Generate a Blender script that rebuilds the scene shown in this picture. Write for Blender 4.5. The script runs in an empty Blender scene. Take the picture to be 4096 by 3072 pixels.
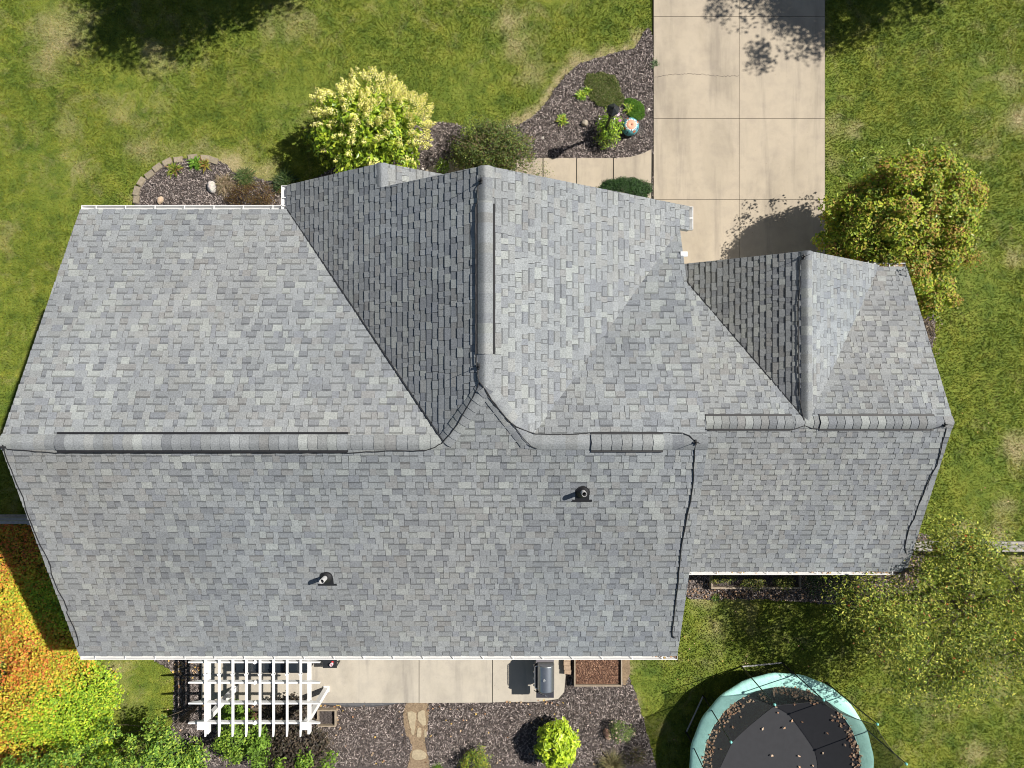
import bpy, math, random
import numpy as np
from mathutils import Vector, noise as mnoise
random.seed(7); RNG = np.random.default_rng(7)
S = bpy.context.scene
COL = S.collection
R = math.radians
# ---------------------------------------------------------------- camera, sky, sun, exposure
U = 0.0053            # metres per survey unit
DG = 3830.0           # camera height above the ground, survey units
F = 2840.0            # focal length in pixels of the 4096 px wide photograph
H = DG * U
cam = bpy.data.cameras.new('camera'); camo = bpy.data.objects.new('camera', cam); COL.objects.link(camo)
cam.sensor_width = 36; cam.lens = F / 4096 * 36; cam.clip_end = 3000
camo.location = (0, 0, H); camo.rotation_euler = (0, 0, 0)
S.camera = camo
SUN_EL = R(48.5); SUN_AZ = math.atan2(.368, .93)      # direction to the sun, from +x towards +y
w = bpy.data.worlds.new('World'); S.world = w; w.use_nodes = True
nt = w.node_tree; bg = nt.nodes['Background']
sky = nt.nodes.new('ShaderNodeTexSky'); sky.sky_type = 'NISHITA'; sky.sun_disc = False
sky.sun_elevation = SUN_EL; sky.sun_rotation = R(90) - SUN_AZ
nt.links.new(sky.outputs[0], bg.inputs[0]); bg.inputs[1].default_value = 0.05
sl = bpy.data.lights.new('sun', 'SUN'); slo = bpy.data.objects.new('sun', sl); COL.objects.link(slo)
sl.energy = 5.0; sl.angle = R(0.55); sl.color = (1, .95, .87)
sd = Vector((math.cos(SUN_EL) * math.cos(SUN_AZ), math.cos(SUN_EL) * math.sin(SUN_AZ), math.sin(SUN_EL)))
slo.rotation_euler = sd.to_track_quat('Z', 'Y').to_euler(); slo.location = sd * 60
S.view_settings.view_transform = 'Standard'; S.view_settings.look = 'None'
S.view_settings.exposure = 0.32; S.view_settings.gamma = 1
S.cycles.filter_width = 1.0
S.render.resolution_x = 1024; S.render.resolution_y = 768
# ---------------------------------------------------------------- helpers
def px(u, v, z=0.0):
    """survey point: where the sight line through pixel (u,v) meets height z (metres)"""
    D = H - z
    return ((u - 2048) / F * D, -(v - 1536) / F * D, z)
def tag(o, label=None, cat=None, group=None, kind=None):
    if label: o['label'] = label
    if cat: o['category'] = cat
    if group: o['group'] = group
    if kind: o['kind'] = kind
    return o
def thing(name, label, cat, loc=(0, 0, 0), group=None):
    o = bpy.data.objects.new(name, None); COL.objects.link(o); o.location = loc; o.empty_display_size = .2
    return tag(o, label, cat, group)
class MB:
    """collects faces (world coordinates) and links them as one mesh object"""
    def __init__(s): s.v = []; s.n = 0; s.f = []; s.c = []; s.blocks = []
    def face(s, pts, col=(1, 1, 1)):
        b = s.n; s.v.extend(pts); s.n += len(pts); s.f.append(tuple(range(b, b + len(pts)))); s.c.append(col)
    def grid(s, rows, col=(1, 1, 1), close=False, colf=None):
        b = s.n; m = len(rows[0])
        for r in rows: s.v.extend(r)
        s.n += m * len(rows)
        for i in range(len(rows) - 1):
            for j in range(m if close else m - 1):
                k = (j + 1) % m
                s.f.append((b + i * m + j, b + i * m + k, b + (i + 1) * m + k, b + (i + 1) * m + j))
                s.c.append(colf(i, j) if colf else col)
    def box(s, x0, x1, y0, y1, z0, z1, col=(1, 1, 1), ang=0, piv=None, bot=True):
        P = [(x0, y0, z0), (x1, y0, z0), (x1, y1, z0), (x0, y1, z0), (x0, y0, z1), (x1, y0, z1), (x1, y1, z1), (x0, y1, z1)]
        if ang:
            cx, cy = piv or ((x0 + x1) / 2, (y0 + y1) / 2); c, n = math.cos(ang), math.sin(ang)
            P = [(cx + (x - cx) * c - (y - cy) * n, cy + (x - cx) * n + (y - cy) * c, z) for x, y, z in P]
        b = s.n; s.v.extend(P); s.n += 8
        for q in ((4, 5, 6, 7), (0, 1, 5, 4), (1, 2, 6, 5), (2, 3, 7, 6), (3, 0, 4, 7)) + (((3, 2, 1, 0),) if bot else ()):
            s.f.append(tuple(b + i for i in q)); s.c.append(col)
    def bar(s, a, b_, w, h, col=(1, 1, 1)):
        """rectangular bar between two points"""
        a = Vector(a); b = Vector(b_); d = (b - a).normalized()
        up = Vector((0, 0, 1)) if abs(d.z) < .95 else Vector((1, 0, 0))
        sd_ = d.cross(up).normalized() * w / 2; u2 = sd_.cross(d).normalized() * h / 2
        q = [(-1, -1), (1, -1), (1, 1), (-1, 1)]
        P = [tuple(p + sd_ * i + u2 * j) for p in (a, b) for i, j in q]
        k = s.n; s.v.extend(P); s.n += 8
        for t in ((0, 1, 2, 3), (7, 6, 5, 4), (0, 4, 5, 1), (1, 5, 6, 2), (2, 6, 7, 3), (3, 7, 4, 0)):
            s.f.append(tuple(k + i for i in t)); s.c.append(col)
    def tube(s, pts, rad, n=8, col=(1, 1, 1), cap=True):
        pts = [Vector(p) for p in pts]
        if not hasattr(rad, '__len__'): rad = [rad] * len(pts)
        rows = []
        for i, p in enumerate(pts):
            d = (pts[min(i + 1, len(pts) - 1)] - pts[max(i - 1, 0)])
            d = d.normalized() if d.length > 1e-9 else Vector((0, 0, 1))
            a = d.cross(Vector((0, 0, 1))) if abs(d.z) < .95 else d.cross(Vector((1, 0, 0)))
            a.normalize(); b = d.cross(a)
            rows.append([tuple(p + (a * math.cos(t) + b * math.sin(t)) * rad[i]) for t in [2 * math.pi * k / n for k in range(n)]])
        s.grid(rows, col, close=True)
        if cap: s.face(rows[0][::-1], col); s.face(rows[-1], col)
    def lathe(s, c, prof, n=24, col=(1, 1, 1), colf=None, cap=True):
        rows = [[(c[0] + r * math.cos(2 * math.pi * k / n), c[1] + r * math.sin(2 * math.pi * k / n), c[2] + z) for k in range(n)] for r, z in prof]
        s.grid(rows, col, close=True, colf=colf)
        if cap:
            s.face(rows[0][::-1], col if not colf else colf(0, 0)); s.face(rows[-1], col if not colf else colf(len(prof) - 2, 0))
    def prism(s, poly, z0, z1, col=(1, 1, 1)):
        a = sum(poly[i][0] * poly[(i + 1) % len(poly)][1] - poly[(i + 1) % len(poly)][0] * poly[i][1] for i in range(len(poly)))
        if a < 0: poly = poly[::-1]
        s.face([(p[0], p[1], z1) for p in poly], col)
        for i in range(len(poly)):
            p, q = poly[i], poly[(i + 1) % len(poly)]
            s.face([(p[0], p[1], z0), (q[0], q[1], z0), (q[0], q[1], z1), (p[0], p[1], z1)], col)
    def tris(s, V, C, k=3):
        """numpy block: V (n,k,3), C (n,3)"""
        s.blocks.append((V.reshape(-1, k, 3), C))
    def build(s, name, mat, parent=None, smooth=False, loc=None):
        V = [np.array(s.v, dtype=np.float64).reshape(-1, 3)]
        loops = [np.array([i for f in s.f for i in f], dtype=np.int32)]
        tot = [np.array([len(f) for f in s.f], dtype=np.int32)]
        C = [np.array(s.c, dtype=np.float32).reshape(-1, 3)]
        off = len(V[0])
        for B, c in s.blocks:
            n, k = B.shape[:2]
            V.append(B.reshape(-1, 3)); loops.append(np.arange(n * k, dtype=np.int32) + off)
            tot.append(np.full(n, k, dtype=np.int32)); C.append(c.astype(np.float32)); off += n * k
        V = np.concatenate(V); loops = np.concatenate(loops); tot = np.concatenate(tot); C = np.concatenate(C)
        org = Vector(loc) if loc is not None else (parent_world(parent) if parent else Vector((0, 0, 0)))
        V = V - np.array(org)
        me = bpy.data.meshes.new(name)
        me.vertices.add(len(V)); me.vertices.foreach_set('co', V.ravel().astype(np.float32))
        me.loops.add(len(loops)); me.loops.foreach_set('vertex_index', loops)
        me.polygons.add(len(tot)); st = np.concatenate([[0], np.cumsum(tot)[:-1]]).astype(np.int32)
        me.polygons.foreach_set('loop_start', st); me.polygons.foreach_set('loop_total', tot)
        me.polygons.foreach_set('use_smooth', np.full(len(tot), smooth))
        me.update(calc_edges=True)
        a = me.color_attributes.new('Col', 'FLOAT_COLOR', 'CORNER')
        cc = np.concatenate([C, np.ones((len(C), 1), np.float32)], 1)
        a.data.foreach_set('color', np.repeat(cc, tot, axis=0).ravel())
        me.materials.append(mat)
        o = bpy.data.objects.new(name, me); COL.objects.link(o)
        if parent: o.parent = parent
        if not parent and loc is not None: o.location = loc
        return o
def parent_world(p):
    v = Vector((0, 0, 0))
    while p: v = v + Vector(p.location); p = p.parent
    return v
def copy_tree(o, loc, parent=None):
    c = o.copy(); COL.objects.link(c); c.parent = parent
    if loc is not None: c.location = loc
    for ch in [x for x in bpy.data.objects if x.parent == o]: copy_tree(ch, None, c)
    return c
# ---------------------------------------------------------------- materials
def new_mat(name):
    m = bpy.data.materials.new(name); m.use_nodes = True
    nt = m.node_tree; return m, nt, nt.nodes['Principled BSDF']
def N(nt, t, **k):
    n = nt.nodes.new(t)
    for a, b in k.items(): setattr(n, a, b)
    return n
def noise(nt, scale, detail=4, rough=.6, vec=None, dist=0):
    n = N(nt, 'ShaderNodeTexNoise'); n.inputs['Scale'].default_value = scale
    n.inputs['Detail'].default_value = detail; n.inputs['Roughness'].default_value = rough; n.inputs['Distortion'].default_value = dist
    if vec is None:
        g = N(nt, 'ShaderNodeNewGeometry'); vec = g.outputs['Position']
    nt.links.new(vec, n.inputs['Vector']); return n.outputs['Fac']
def ramp(nt, fac, stops):
    r = N(nt, 'ShaderNodeValToRGB'); e = r.color_ramp.elements
    while len(e) < len(stops): e.new(.5)
    for i, (p, c) in enumerate(stops): e[i].position = p; e[i].color = (*c, 1) if len(c) == 3 else c
    nt.links.new(fac, r.inputs[0]); return r.outputs['Color']
def mulc(nt, a, b, fac=1, mode='MULTIPLY'):
    m = N(nt, 'ShaderNodeMix', data_type='RGBA', blend_type=mode)
    m.inputs[0].default_value = fac if not hasattr(fac, 'links') else 0
    if hasattr(fac, 'links'): nt.links.new(fac, m.inputs[0])
    for x, i in ((a, 6), (b, 7)):
        if hasattr(x, 'links'): nt.links.new(x, m.inputs[i])
        else: m.inputs[i].default_value = (*x, 1)
    return m.outputs[2]
def bump(nt, bs, h, strength=.5, dist=.01):
    b = N(nt, 'ShaderNodeBump'); b.inputs['Strength'].default_value = strength; b.inputs['Distance'].default_value = dist
    nt.links.new(h, b.inputs['Height']); nt.links.new(b.outputs[0], bs.inputs['Normal'])
def amat(name, color=None, rough=.8, var=.15, vscale=8, bscale=0, bstr=.4, bdist=.005, metal=0, transl=0, spec=.5, vscale2=None, var2=0):
    """colour (or the mesh's own Col attribute) broken up by noise"""
    m, nt, bs = new_mat(name)
    if color is None:
        a = N(nt, 'ShaderNodeAttribute', attribute_name='Col'); c = a.outputs['Color']
    else:
        rgb = N(nt, 'ShaderNodeRGB'); rgb.outputs[0].default_value = (*color, 1); c = rgb.outputs[0]
    if var:
        c = mulc(nt, c, ramp(nt, noise(nt, vscale), [(.25, (1 - var,) * 3), (.75, (1 + var,) * 3)]))
    if var2:
        c = mulc(nt, c, ramp(nt, noise(nt, vscale2, 2), [(.3, (1 - var2,) * 3), (.7, (1 + var2,) * 3)]))
    nt.links.new(c, bs.inputs['Base Color']); bs.inputs['Roughness'].default_value = rough
    bs.inputs['Metallic'].default_value = metal; bs.inputs['Specular IOR Level'].default_value = spec
    if bscale: bump(nt, bs, noise(nt, bscale, 3), bstr, bdist)
    if transl:
        t = N(nt, 'ShaderNodeBsdfTranslucent'); nt.links.new(c, t.inputs[0])
        mx = N(nt, 'ShaderNodeMixShader'); mx.inputs[0].default_value = transl
        out = nt.nodes['Material Output']
        nt.links.new(bs.outputs[0], mx.inputs[1]); nt.links.new(t.outputs[0], mx.inputs[2]); nt.links.new(mx.outputs[0], out.inputs[0])
    return m
M = {}
M['shingle'] = amat('shingle', rough=.95, var=.34, vscale=42, bscale=150, bstr=.5, bdist=.003, spec=.25, vscale2=.9, var2=.05)
M['leaf'] = amat('leaf', rough=.55, var=.12, vscale=14, transl=.2, spec=.35)
M['leaf_gloss'] = amat('glossy_leaf', rough=.38, var=.1, vscale=14, transl=.18, spec=.5)
M['bark'] = amat('bark', (.13, .1, .075), var=.3, vscale=30, bscale=60)
M['dry'] = amat('dry_matter', rough=.9, var=.2, vscale=25, transl=.12)
M['white'] = amat('white_vinyl', (.85, .85, .85), rough=.4, var=.03, vscale=3, spec=.4)
M['gutter'] = amat('white_aluminium', (.72, .72, .71), rough=.45, var=.07, vscale=6)
M['fascia'] = amat('fascia_paint', (.66, .65, .62), rough=.6, var=.04)
M['siding'] = amat('siding', (.5, .46, .38), rough=.7, var=.05, vscale=1.5)
M['black'] = amat('black_plastic', (.018, .018, .02), rough=.5, var=.2)
M['blackmetal'] = amat('black_metal', (.03, .033, .038), rough=.42, var=.15, metal=.3)
M['cable'] = amat('cable', (.022, .022, .024), rough=.6, var=.2)
M['pipe'] = amat('grey_pvc', (.42, .42, .42), rough=.5, var=.1)
M['steel'] = amat('brushed_steel', (.42, .45, .48), rough=.33, var=.06, vscale=20, metal=.85)
M['chrome'] = amat('bright_metal', (.75, .75, .75), rough=.25, var=.03, metal=.9)
M['glass'] = amat('dark_glass', (.02, .025, .03), rough=.08, var=0, spec=.8)
M['wood'] = amat('weathered_wood', (.33, .27, .2), var=.22, vscale=12, bscale=50)
M['greywood'] = amat('grey_wood', (.34, .32, .29), var=.3, vscale=15, bscale=50, bstr=.7, bdist=.01)
M['rock'] = amat('rock', rough=.9, var=.25, vscale=18, bscale=40, bstr=.6, bdist=.01)
M['paint'] = amat('painted_surface', rough=.55, var=.07, vscale=9)
M['pad'] = amat('faded_vinyl', (.40, .74, .66), rough=.5, var=.12, vscale=5, bscale=9, bstr=.5, bdist=.03, vscale2=30, var2=.06)
M['mat'] = amat('trampoline_mat', (.030, .031, .036), rough=.85, var=.1, vscale=6)
M['chips'] = amat('chips', rough=.9, var=.2, vscale=60)
def mat_net():
    m, nt, bs = new_mat('netting'); bs.inputs['Base Color'].default_value = (.02, .022, .022, 1); bs.inputs['Roughness'].default_value = .8
    t = N(nt, 'ShaderNodeBsdfTransparent'); mx = N(nt, 'ShaderNodeMixShader'); mx.inputs[0].default_value = .62
    nt.links.new(t.outputs[0], mx.inputs[1]); nt.links.new(bs.outputs[0], mx.inputs[2]); nt.links.new(mx.outputs[0], nt.nodes['Material Output'].inputs[0])
    return m
M['net'] = mat_net()
def mat_concrete(name, base, seed=0.):
    m, nt, bs = new_mat(name)
    g = N(nt, 'ShaderNodeNewGeometry'); mp = N(nt, 'ShaderNodeMapping'); mp.inputs['Location'].default_value = (seed, seed * 2, 0)
    mp.inputs['Scale'].default_value = (1, .35, 1)
    nt.links.new(g.outputs['Position'], mp.inputs[0])
    b = base
    c = ramp(nt, noise(nt, .9, 5, .62, mp.outputs[0], .6), [(.3, tuple(x * .8 for x in b)), (.5, b), (.72, tuple(x * 1.07 for x in b))])
    c = mulc(nt, c, ramp(nt, noise(nt, 2.6, 4, .7), [(.3, (.88, .88, .9)), (.55, (1, 1, 1))]))
    c = mulc(nt, c, ramp(nt, noise(nt, 90, 3, .7), [(.2, (.86, .86, .86)), (.55, (1, 1, 1)), (.8, (1.08, 1.08, 1.08))]))
    mp2 = N(nt, 'ShaderNodeMapping'); mp2.inputs['Scale'].default_value = (1.9, .16, 1); mp2.inputs['Location'].default_value = (seed + 3, 1, 0); nt.links.new(g.outputs['Position'], mp2.inputs[0])
    c = mulc(nt, c, ramp(nt, noise(nt, 1.1, 4, .65, mp2.outputs[0]), [(.30, (.76, .76, .78)), (.46, (1, 1, 1)), (.75, (1.04, 1.03, 1.02))]))
    sp = noise(nt, 26, 2, .5)
    c = mulc(nt, c, ramp(nt, sp, [(.22, (.62, .58, .52)), (.27, (1, 1, 1))]))
    nt.links.new(c, bs.inputs['Base Color']); bs.inputs['Roughness'].default_value = .9
    bump(nt, bs, noise(nt, 120, 3), .25, .003)
    return m
M['drive'] = mat_concrete('driveway_concrete', (.45, .385, .295))
M['patio'] = mat_concrete('patio_concrete', (.48, .435, .36), 7.)
def mat_grass(name, blades):
    m, nt, bs = new_mat(name)
    at = N(nt, 'ShaderNodeAttribute', attribute_name='dry'); dry = at.outputs['Fac']
    big = noise(nt, .55, 4, .6); mid = noise(nt, 2.4, 4, .65, dist=.5); fine = noise(nt, 22, 3, .7)
    green = ramp(nt, mid, [(.28, (.10, .155, .028)), (.5, (.195, .245, .038)), (.72, (.31, .335, .065))])
    green = mulc(nt, green, ramp(nt, big, [(.3, (.82, .9, .88)), (.7, (1.18, 1.08, 1.0))]))
    tan = ramp(nt, fine, [(.25, (.30, .25, .12)), (.75, (.56, .47, .28))])
    ad = N(nt, 'ShaderNodeMath', operation='ADD'); nt.links.new(dry, ad.inputs[0])
    r1 = N(nt, 'ShaderNodeMapRange'); nt.links.new(noise(nt, 1.1, 5, .7, dist=1.), r1.inputs[0])
    r1.inputs[1].default_value = .47; r1.inputs[2].default_value = .86; r1.inputs[3].default_value = -.12; r1.inputs[4].default_value = .85
    nt.links.new(r1.outputs[0], ad.inputs[1])
    r2 = N(nt, 'ShaderNodeMapRange'); nt.links.new(fine, r2.inputs[0]); r2.inputs[3].default_value = -.25; r2.inputs[4].default_value = .25
    ad2 = N(nt, 'ShaderNodeMath', operation='ADD', use_clamp=True); nt.links.new(ad.outputs[0], ad2.inputs[0]); nt.links.new(r2.outputs[0], ad2.inputs[1])
    c = mulc(nt, green, tan, ad2.outputs[0], 'MIX')
    if blades:
        a = N(nt, 'ShaderNodeAttribute', attribute_name='Col'); c = mulc(nt, c, a.outputs['Color'])
        t = N(nt, 'ShaderNodeBsdfTranslucent'); nt.links.new(c, t.inputs[0])
        mx = N(nt, 'ShaderNodeMixShader'); mx.inputs[0].default_value = .3
        nt.links.new(bs.outputs[0], mx.inputs[1]); nt.links.new(t.outputs[0], mx.inputs[2]); nt.links.new(mx.outputs[0], nt.nodes['Material Output'].inputs[0])
    else:
        c = mulc(nt, c, ramp(nt, noise(nt, 45, 3, .8), [(.3, (.5, .55, .5)), (.7, (1.15, 1.15, 1.1))]))
        bump(nt, bs, noise(nt, 40, 3), .8, .03)
    nt.links.new(c, bs.inputs['Base Color']); bs.inputs['Roughness'].default_value = .8; bs.inputs['Specular IOR Level'].default_value = .2
    return m
M['lawn'] = mat_grass('lawn', False); M['blades'] = mat_grass('grass_blades', True)
def mat_soil(name, a, b, sc=30):
    m, nt, bs = new_mat(name)
    c = ramp(nt, noise(nt, sc, 5, .75), [(.3, a), (.7, b)])
    c = mulc(nt, c, ramp(nt, noise(nt, 2, 3), [(.3, (.85,) * 3), (.7, (1.15,) * 3)]))
    nt.links.new(c, bs.inputs['Base Color']); bs.inputs['Roughness'].default_value = .95
    bump(nt, bs, noise(nt, sc * 1.3, 4, .7), .9, .03); return m
M['mulch'] = mat_soil('mulch', (.03, .024, .022), (.15, .125, .118))
M['redmulch'] = mat_soil('red_mulch', (.06, .03, .018), (.25, .13, .08))
M['sand'] = mat_soil('sandy_soil', (.16, .11, .07), (.36, .27, .17), 18)

def pip(P, poly):
    """points (n,2) inside polygon"""
    x, y = P[:, 0], P[:, 1]; ins = np.zeros(len(P), bool); n = len(poly)
    for i in range(n):
        x0, y0 = poly[i]; x1, y1 = poly[(i + 1) % n]
        c = ((y0 > y) != (y1 > y))
        if y1 != y0: ins ^= c & (x < (x1 - x0) * (y - y0) / (y1 - y0) + x0)
    return ins
def smooth_poly(pts, n=5, jit=.03):
    out = []; m = len(pts)
    for i in range(m):
        p0, p1, p2, p3 = (np.array(pts[(i + k - 1) % m]) for k in range(4))
        for t in np.linspace(0, 1, n, endpoint=False):
            q = .5 * (2 * p1 + (p2 - p0) * t + (2 * p0 - 5 * p1 + 4 * p2 - p3) * t * t + (3 * p1 - p0 - 3 * p2 + p3) * t ** 3)
            out.append((q[0] + random.uniform(-jit, jit), q[1] + random.uniform(-jit, jit)))
    return out
def pxy(L, z=0): return [px(u, v, z)[:2] for u, v in L]
# ================================================================ GROUND AND PAVING
def axis(lo, hi, st):
    return np.concatenate([[-900, -300, -100, -50, -28], np.arange(lo, hi, st), [28, 50, 100, 300, 900]])
DRY = [(250, 130, 110, .7), (200, 240, 90, .4), (560, 600, 70, .5), (270, 500, 60, .5), (310, 660, 70, .35), (640, 415, 40, .4), (470, 460, 60, .3),
       (820, 560, 60, .4), (930, 655, 70, 1.), (990, 690, 50, .9), (860, 590, 50, .5), (1070, 690, 60, .7), (530, 790, 25, .8), (700, 610, 60, .4),
       (1200, 420, 130, .2), (1150, 90, 120, .35), (2040, 90, 60, .8), (2060, 190, 60, .7), (2130, 290, 70, .6), (2000, 240, 60, .3), (2320, 235, 45, .8), (2420, 205, 40, .8), (2550, 165, 50, .8),
       (2250, 300, 30, .8), (2190, 400, 30, .5), (2060, 505, 45, 1), (1960, 500, 30, .4), (2130, 460, 35, .8),
       (3330, 510, 50, .6), (3410, 520, 40, .7), (4050, 330, 60, .6), (4070, 480, 60, .8), (3950, 600, 70, .3), (3330, 640, 40, .4), (4060, 1040, 50, .6),
       (4080, 1790, 60, .9), (4050, 1760, 50, .8), (4000, 2150, 50, .7), (4080, 2240, 60, .7), (3850, 2120, 50, .7), (4020, 2020, 50, .5), (3820, 2150, 40, .6),
       (2860, 2520, 70, .4), (2950, 2420, 80, .3), (3900, 3010, 45, .8), (3700, 2800, 120, .25), (4000, 2700, 120, .3), (440, 2680, 30, 1.), (445, 2780, 25, .8), (480, 2740, 60, .35), (540, 2800, 60, .3),
       (2830, 2385, 60, .6), (2505, 2680, 25, .9), (2560, 2800, 25, .4), (640, 250, 60, .5), (600, 200, 50, .5), (330, 110, 60, .4)]
DRY += [(u, v, 24, 1.3) for u, v in ((2555, 178), (2500, 196), (2450, 207), (2400, 222), (2350, 238), (2300, 256), (2262, 288), (2235, 322), (2205, 365), (2180, 405), (2150, 440), (2110, 470), (2070, 492), (2030, 502), (1700, 480), (930, 672), (900, 648), (965, 690))]
DRYW = [(*px(u, v)[:2], r * H / F, s) for u, v, r, s in DRY]
GREEN = [(1400, 500, 300, .25), (900, 520, 110, .4), (500, 900, 200, .25), (3900, 1500, 250, .3), (4000, 1200, 200, .3), (3850, 1960, 100, .4), (1850, 430, 150, .3), (2450, 100, 120, .4), (620, 2700, 60, .3), (2620, 2760, 80, .4), (3600, 300, 200, .2), (1950, 300, 120, .2)]
GREENW = [(*px(u, v)[:2], r * H / F, s) for u, v, r, s in GREEN]
def dryness(x, y):
    d = np.zeros_like(x)
    for a, b, r, s in DRYW: d = np.maximum(d, s * np.exp(-((x - a) ** 2 + (y - b) ** 2) / (r * r)))
    for a, b, r, s in GREENW: d = d - s * np.exp(-((x - a) ** 2 + (y - b) ** 2) / (r * r))
    return d
gx = axis(-16.2, 16.3, .12); gy = axis(-12.6, 13.2, .12)
X, Y = np.meshgrid(gx, gy); Z = .012 * np.sin(X * 1.3) * np.cos(Y * 1.1) - .012
nx, ny = len(gx), len(gy)
me = bpy.data.meshes.new('ground'); me.vertices.add(nx * ny)
me.vertices.foreach_set('co', np.stack([X, Y, Z], -1).astype(np.float32).ravel())
i0 = (np.arange(ny - 1)[:, None] * nx + np.arange(nx - 1)[None]).ravel()
q = np.stack([i0, i0 + 1, i0 + nx + 1, i0 + nx], -1).astype(np.int32)
me.loops.add(q.size); me.loops.foreach_set('vertex_index', q.ravel()); me.polygons.add(len(q))
me.polygons.foreach_set('loop_start', np.arange(0, q.size, 4, dtype=np.int32)); me.polygons.foreach_set('loop_total', np.full(len(q), 4, np.int32)); me.update(calc_edges=True)
at = me.attributes.new('dry', 'FLOAT', 'POINT'); at.data.foreach_set('value', dryness(X, Y).astype(np.float32).ravel())
me.materials.append(M['lawn']); g = bpy.data.objects.new('ground', me); COL.objects.link(g); tag(g, kind='structure')

POLY = {}   # areas kept free of grass
DW = [(2613, -700), (3297, -700), (3297, 1154), (2613, 1154)]
POLY['drive'] = pxy(DW)
mb = MB()
base = pxy([(2611, -700), (3299, -700), (3299, 1154), (2611, 1154)]); mb.prism(base, -.03, .026)
o = mb.build('driveway_joint', amat('joint_fill', (.055, .048, .036), var=.3, vscale=20)); tag(o, kind='structure')
mb = MB()
def slab(mb, u0, v0, u1, v1, z0, z1, gap=.006):
    x0, y1, _ = px(u0, v0); x1, y0, _ = px(u1, v1)
    mb.box(x0 + gap, x1 - gap, y0 + gap, y1 - gap, z0, z1)
for a, b in ((2613, 2955), (2955, 3297)):
    vs = [-700, -330, 69, 476, 800, 1154]
    for i in range(5): slab(mb, a, vs[i], b, vs[i + 1], .0, .045)
drv = mb.build('driveway', M['drive']); tag(drv, kind='structure')
mb = MB(); L = []                       # the hairline crack across the left panel
for t in np.linspace(0, 1, 60):
    u = 2617 + t * 336; v = 313 - 16 * t - 9 * math.sin(t * 5.) + random.uniform(-3, 3) * (1 if t < .99 else 0)
    L.append(px(u, v)[:2])
for i in range(len(L) - 1):
    w_ = random.uniform(.003, .006); (a, b), (c, d) = L[i], L[i + 1]
    mb.face([(a, b - w_, .0475), (c, d - w_, .0475), (c, d + w_, .0475), (a, b + w_, .0475)])
tag(mb.build('crack', amat('crack_dirt', (.06, .05, .04), var=.2)), kind='structure')
# front walk
mb = MB(); WK = pxy([(1640, 800), (1650, 740), (1712, 672), (1790, 640), (1900, 634), (2172, 633), (2306, 633), (2453, 634), (2520, 629), (2565, 617), (2609, 596), (2609, 800)])
POLY['walk'] = WK
mb.prism(WK, -.03, .018); tag(mb.build('walk_joint', bpy.data.materials['joint_fill']), kind='structure')
mb = MB(); Vb = 800
cuts = [(1790, 640), (2036, 633.5), (2172, 633), (2306, 633), (2453, 634), (2605, 598)]
for i in range(5):
    (u0, v0), (u1, v1) = cuts[i], cuts[i + 1]
    top = [(u0 + 2, v0), (u1 - 2, v1)] if i < 4 else [(u0 + 2, v0), (2520, 629), (2565, 617), (2605, 598)]
    mb.prism(pxy(top + [(u1 - 2, Vb), (u0 + 2, Vb)]), 0, .035)
mb.prism(pxy([(1712, 672), (1788, 641), (1788, Vb), (1650, Vb), (1655, 740)]), 0, .035)
tag(mb.build('walkway', M['drive']), kind='structure')
mb = MB(); PT = [(806, 2290), (2252, 2290), (2252, 2660), (2268, 2700), (2262, 2770), (2232, 2797), (2150, 2806), (806, 2810)]
POLY['patio'] = pxy(PT)
mb.prism(pxy([(808, 2290), (2248, 2290), (2248, 2795), (2150, 2803), (808, 2806)]), -.03, .03); tag(mb.build('patio_joint', bpy.data.materials['joint_fill']), kind='structure')
mb = MB()
us = [806, 1241, 1677, 1970]
for i in range(3): mb.prism(pxy([(us[i] + 1.4, 2290), (us[i + 1] - 1.4, 2290), (us[i + 1] - 1.4, 2809 - i), (us[i] + 1.4, 2809)]), 0, .05)
mb.prism(pxy([(1971.4, 2290), (2252, 2290), (2252, 2660), (2262, 2700), (2256, 2765), (2232, 2793), (2150, 2804), (1971.4, 2806)]), 0, .05)
tag(mb.build('patio', M['patio']), kind='structure')

BEDS = {
 'front_bed': [(2611, 168), (2540, 190), (2450, 214), (2380, 236), (2310, 262), (2262, 305), (2225, 350), (2200, 390), (2160, 440), (2110, 480), (2050, 506), (1950, 515), (1870, 505), (1760, 490), (1660, 500), (1500, 560), (1380, 640), (1250, 720), (1130, 732), (1020, 712), (940, 690), (900, 655), (850, 636), (790, 630), (720, 638), (660, 655), (610, 690), (575, 725), (552, 770), (540, 820), (545, 900), (560, 1080), (2611, 1080)],
 'rear_bed': [(697, 2560), (698, 2700), (696, 2820), (690, 2900), (660, 3000), (600, 3200), (2660, 3200), (2628, 3080), (2592, 2950), (2566, 2850), (2540, 2770), (2517, 2710), (2500, 2640), (2480, 2560)],
 'garage_rear_bed': [(2740, 2120), (2735, 2300), (2745, 2382), (2830, 2398), (2950, 2395), (3100, 2400), (3250, 2410), (3400, 2420), (3560, 2400), (3660, 2360), (3680, 2260), (3650, 2120)],
 'garage_side_bed': [(3380, 1060), (3500, 1060), (3650, 1090), (3735, 1110), (3748, 1160), (3735, 1240), (3740, 1310), (3720, 1400), (3640, 1480), (3380, 1500)],
}
for k, L in BEDS.items(): POLY[k] = smooth_poly(pxy(L), 5, .025)
def flat(name, poly, z, mat):
    """ear-clipped sheet with a little thickness"""
    import bmesh
    bm = bmesh.new(); vs = [bm.verts.new((x, y, z)) for x, y in poly]; f = bm.faces.new(vs)
    bm.normal_update()
    if f.normal.z < 0: f.normal_flip()
    bmesh.ops.triangulate(bm, faces=[f])
    me = bpy.data.meshes.new(name); bm.to_mesh(me); bm.free(); me.materials.append(mat)
    o = bpy.data.objects.new(name, me); COL.objects.link(o); return o
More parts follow.
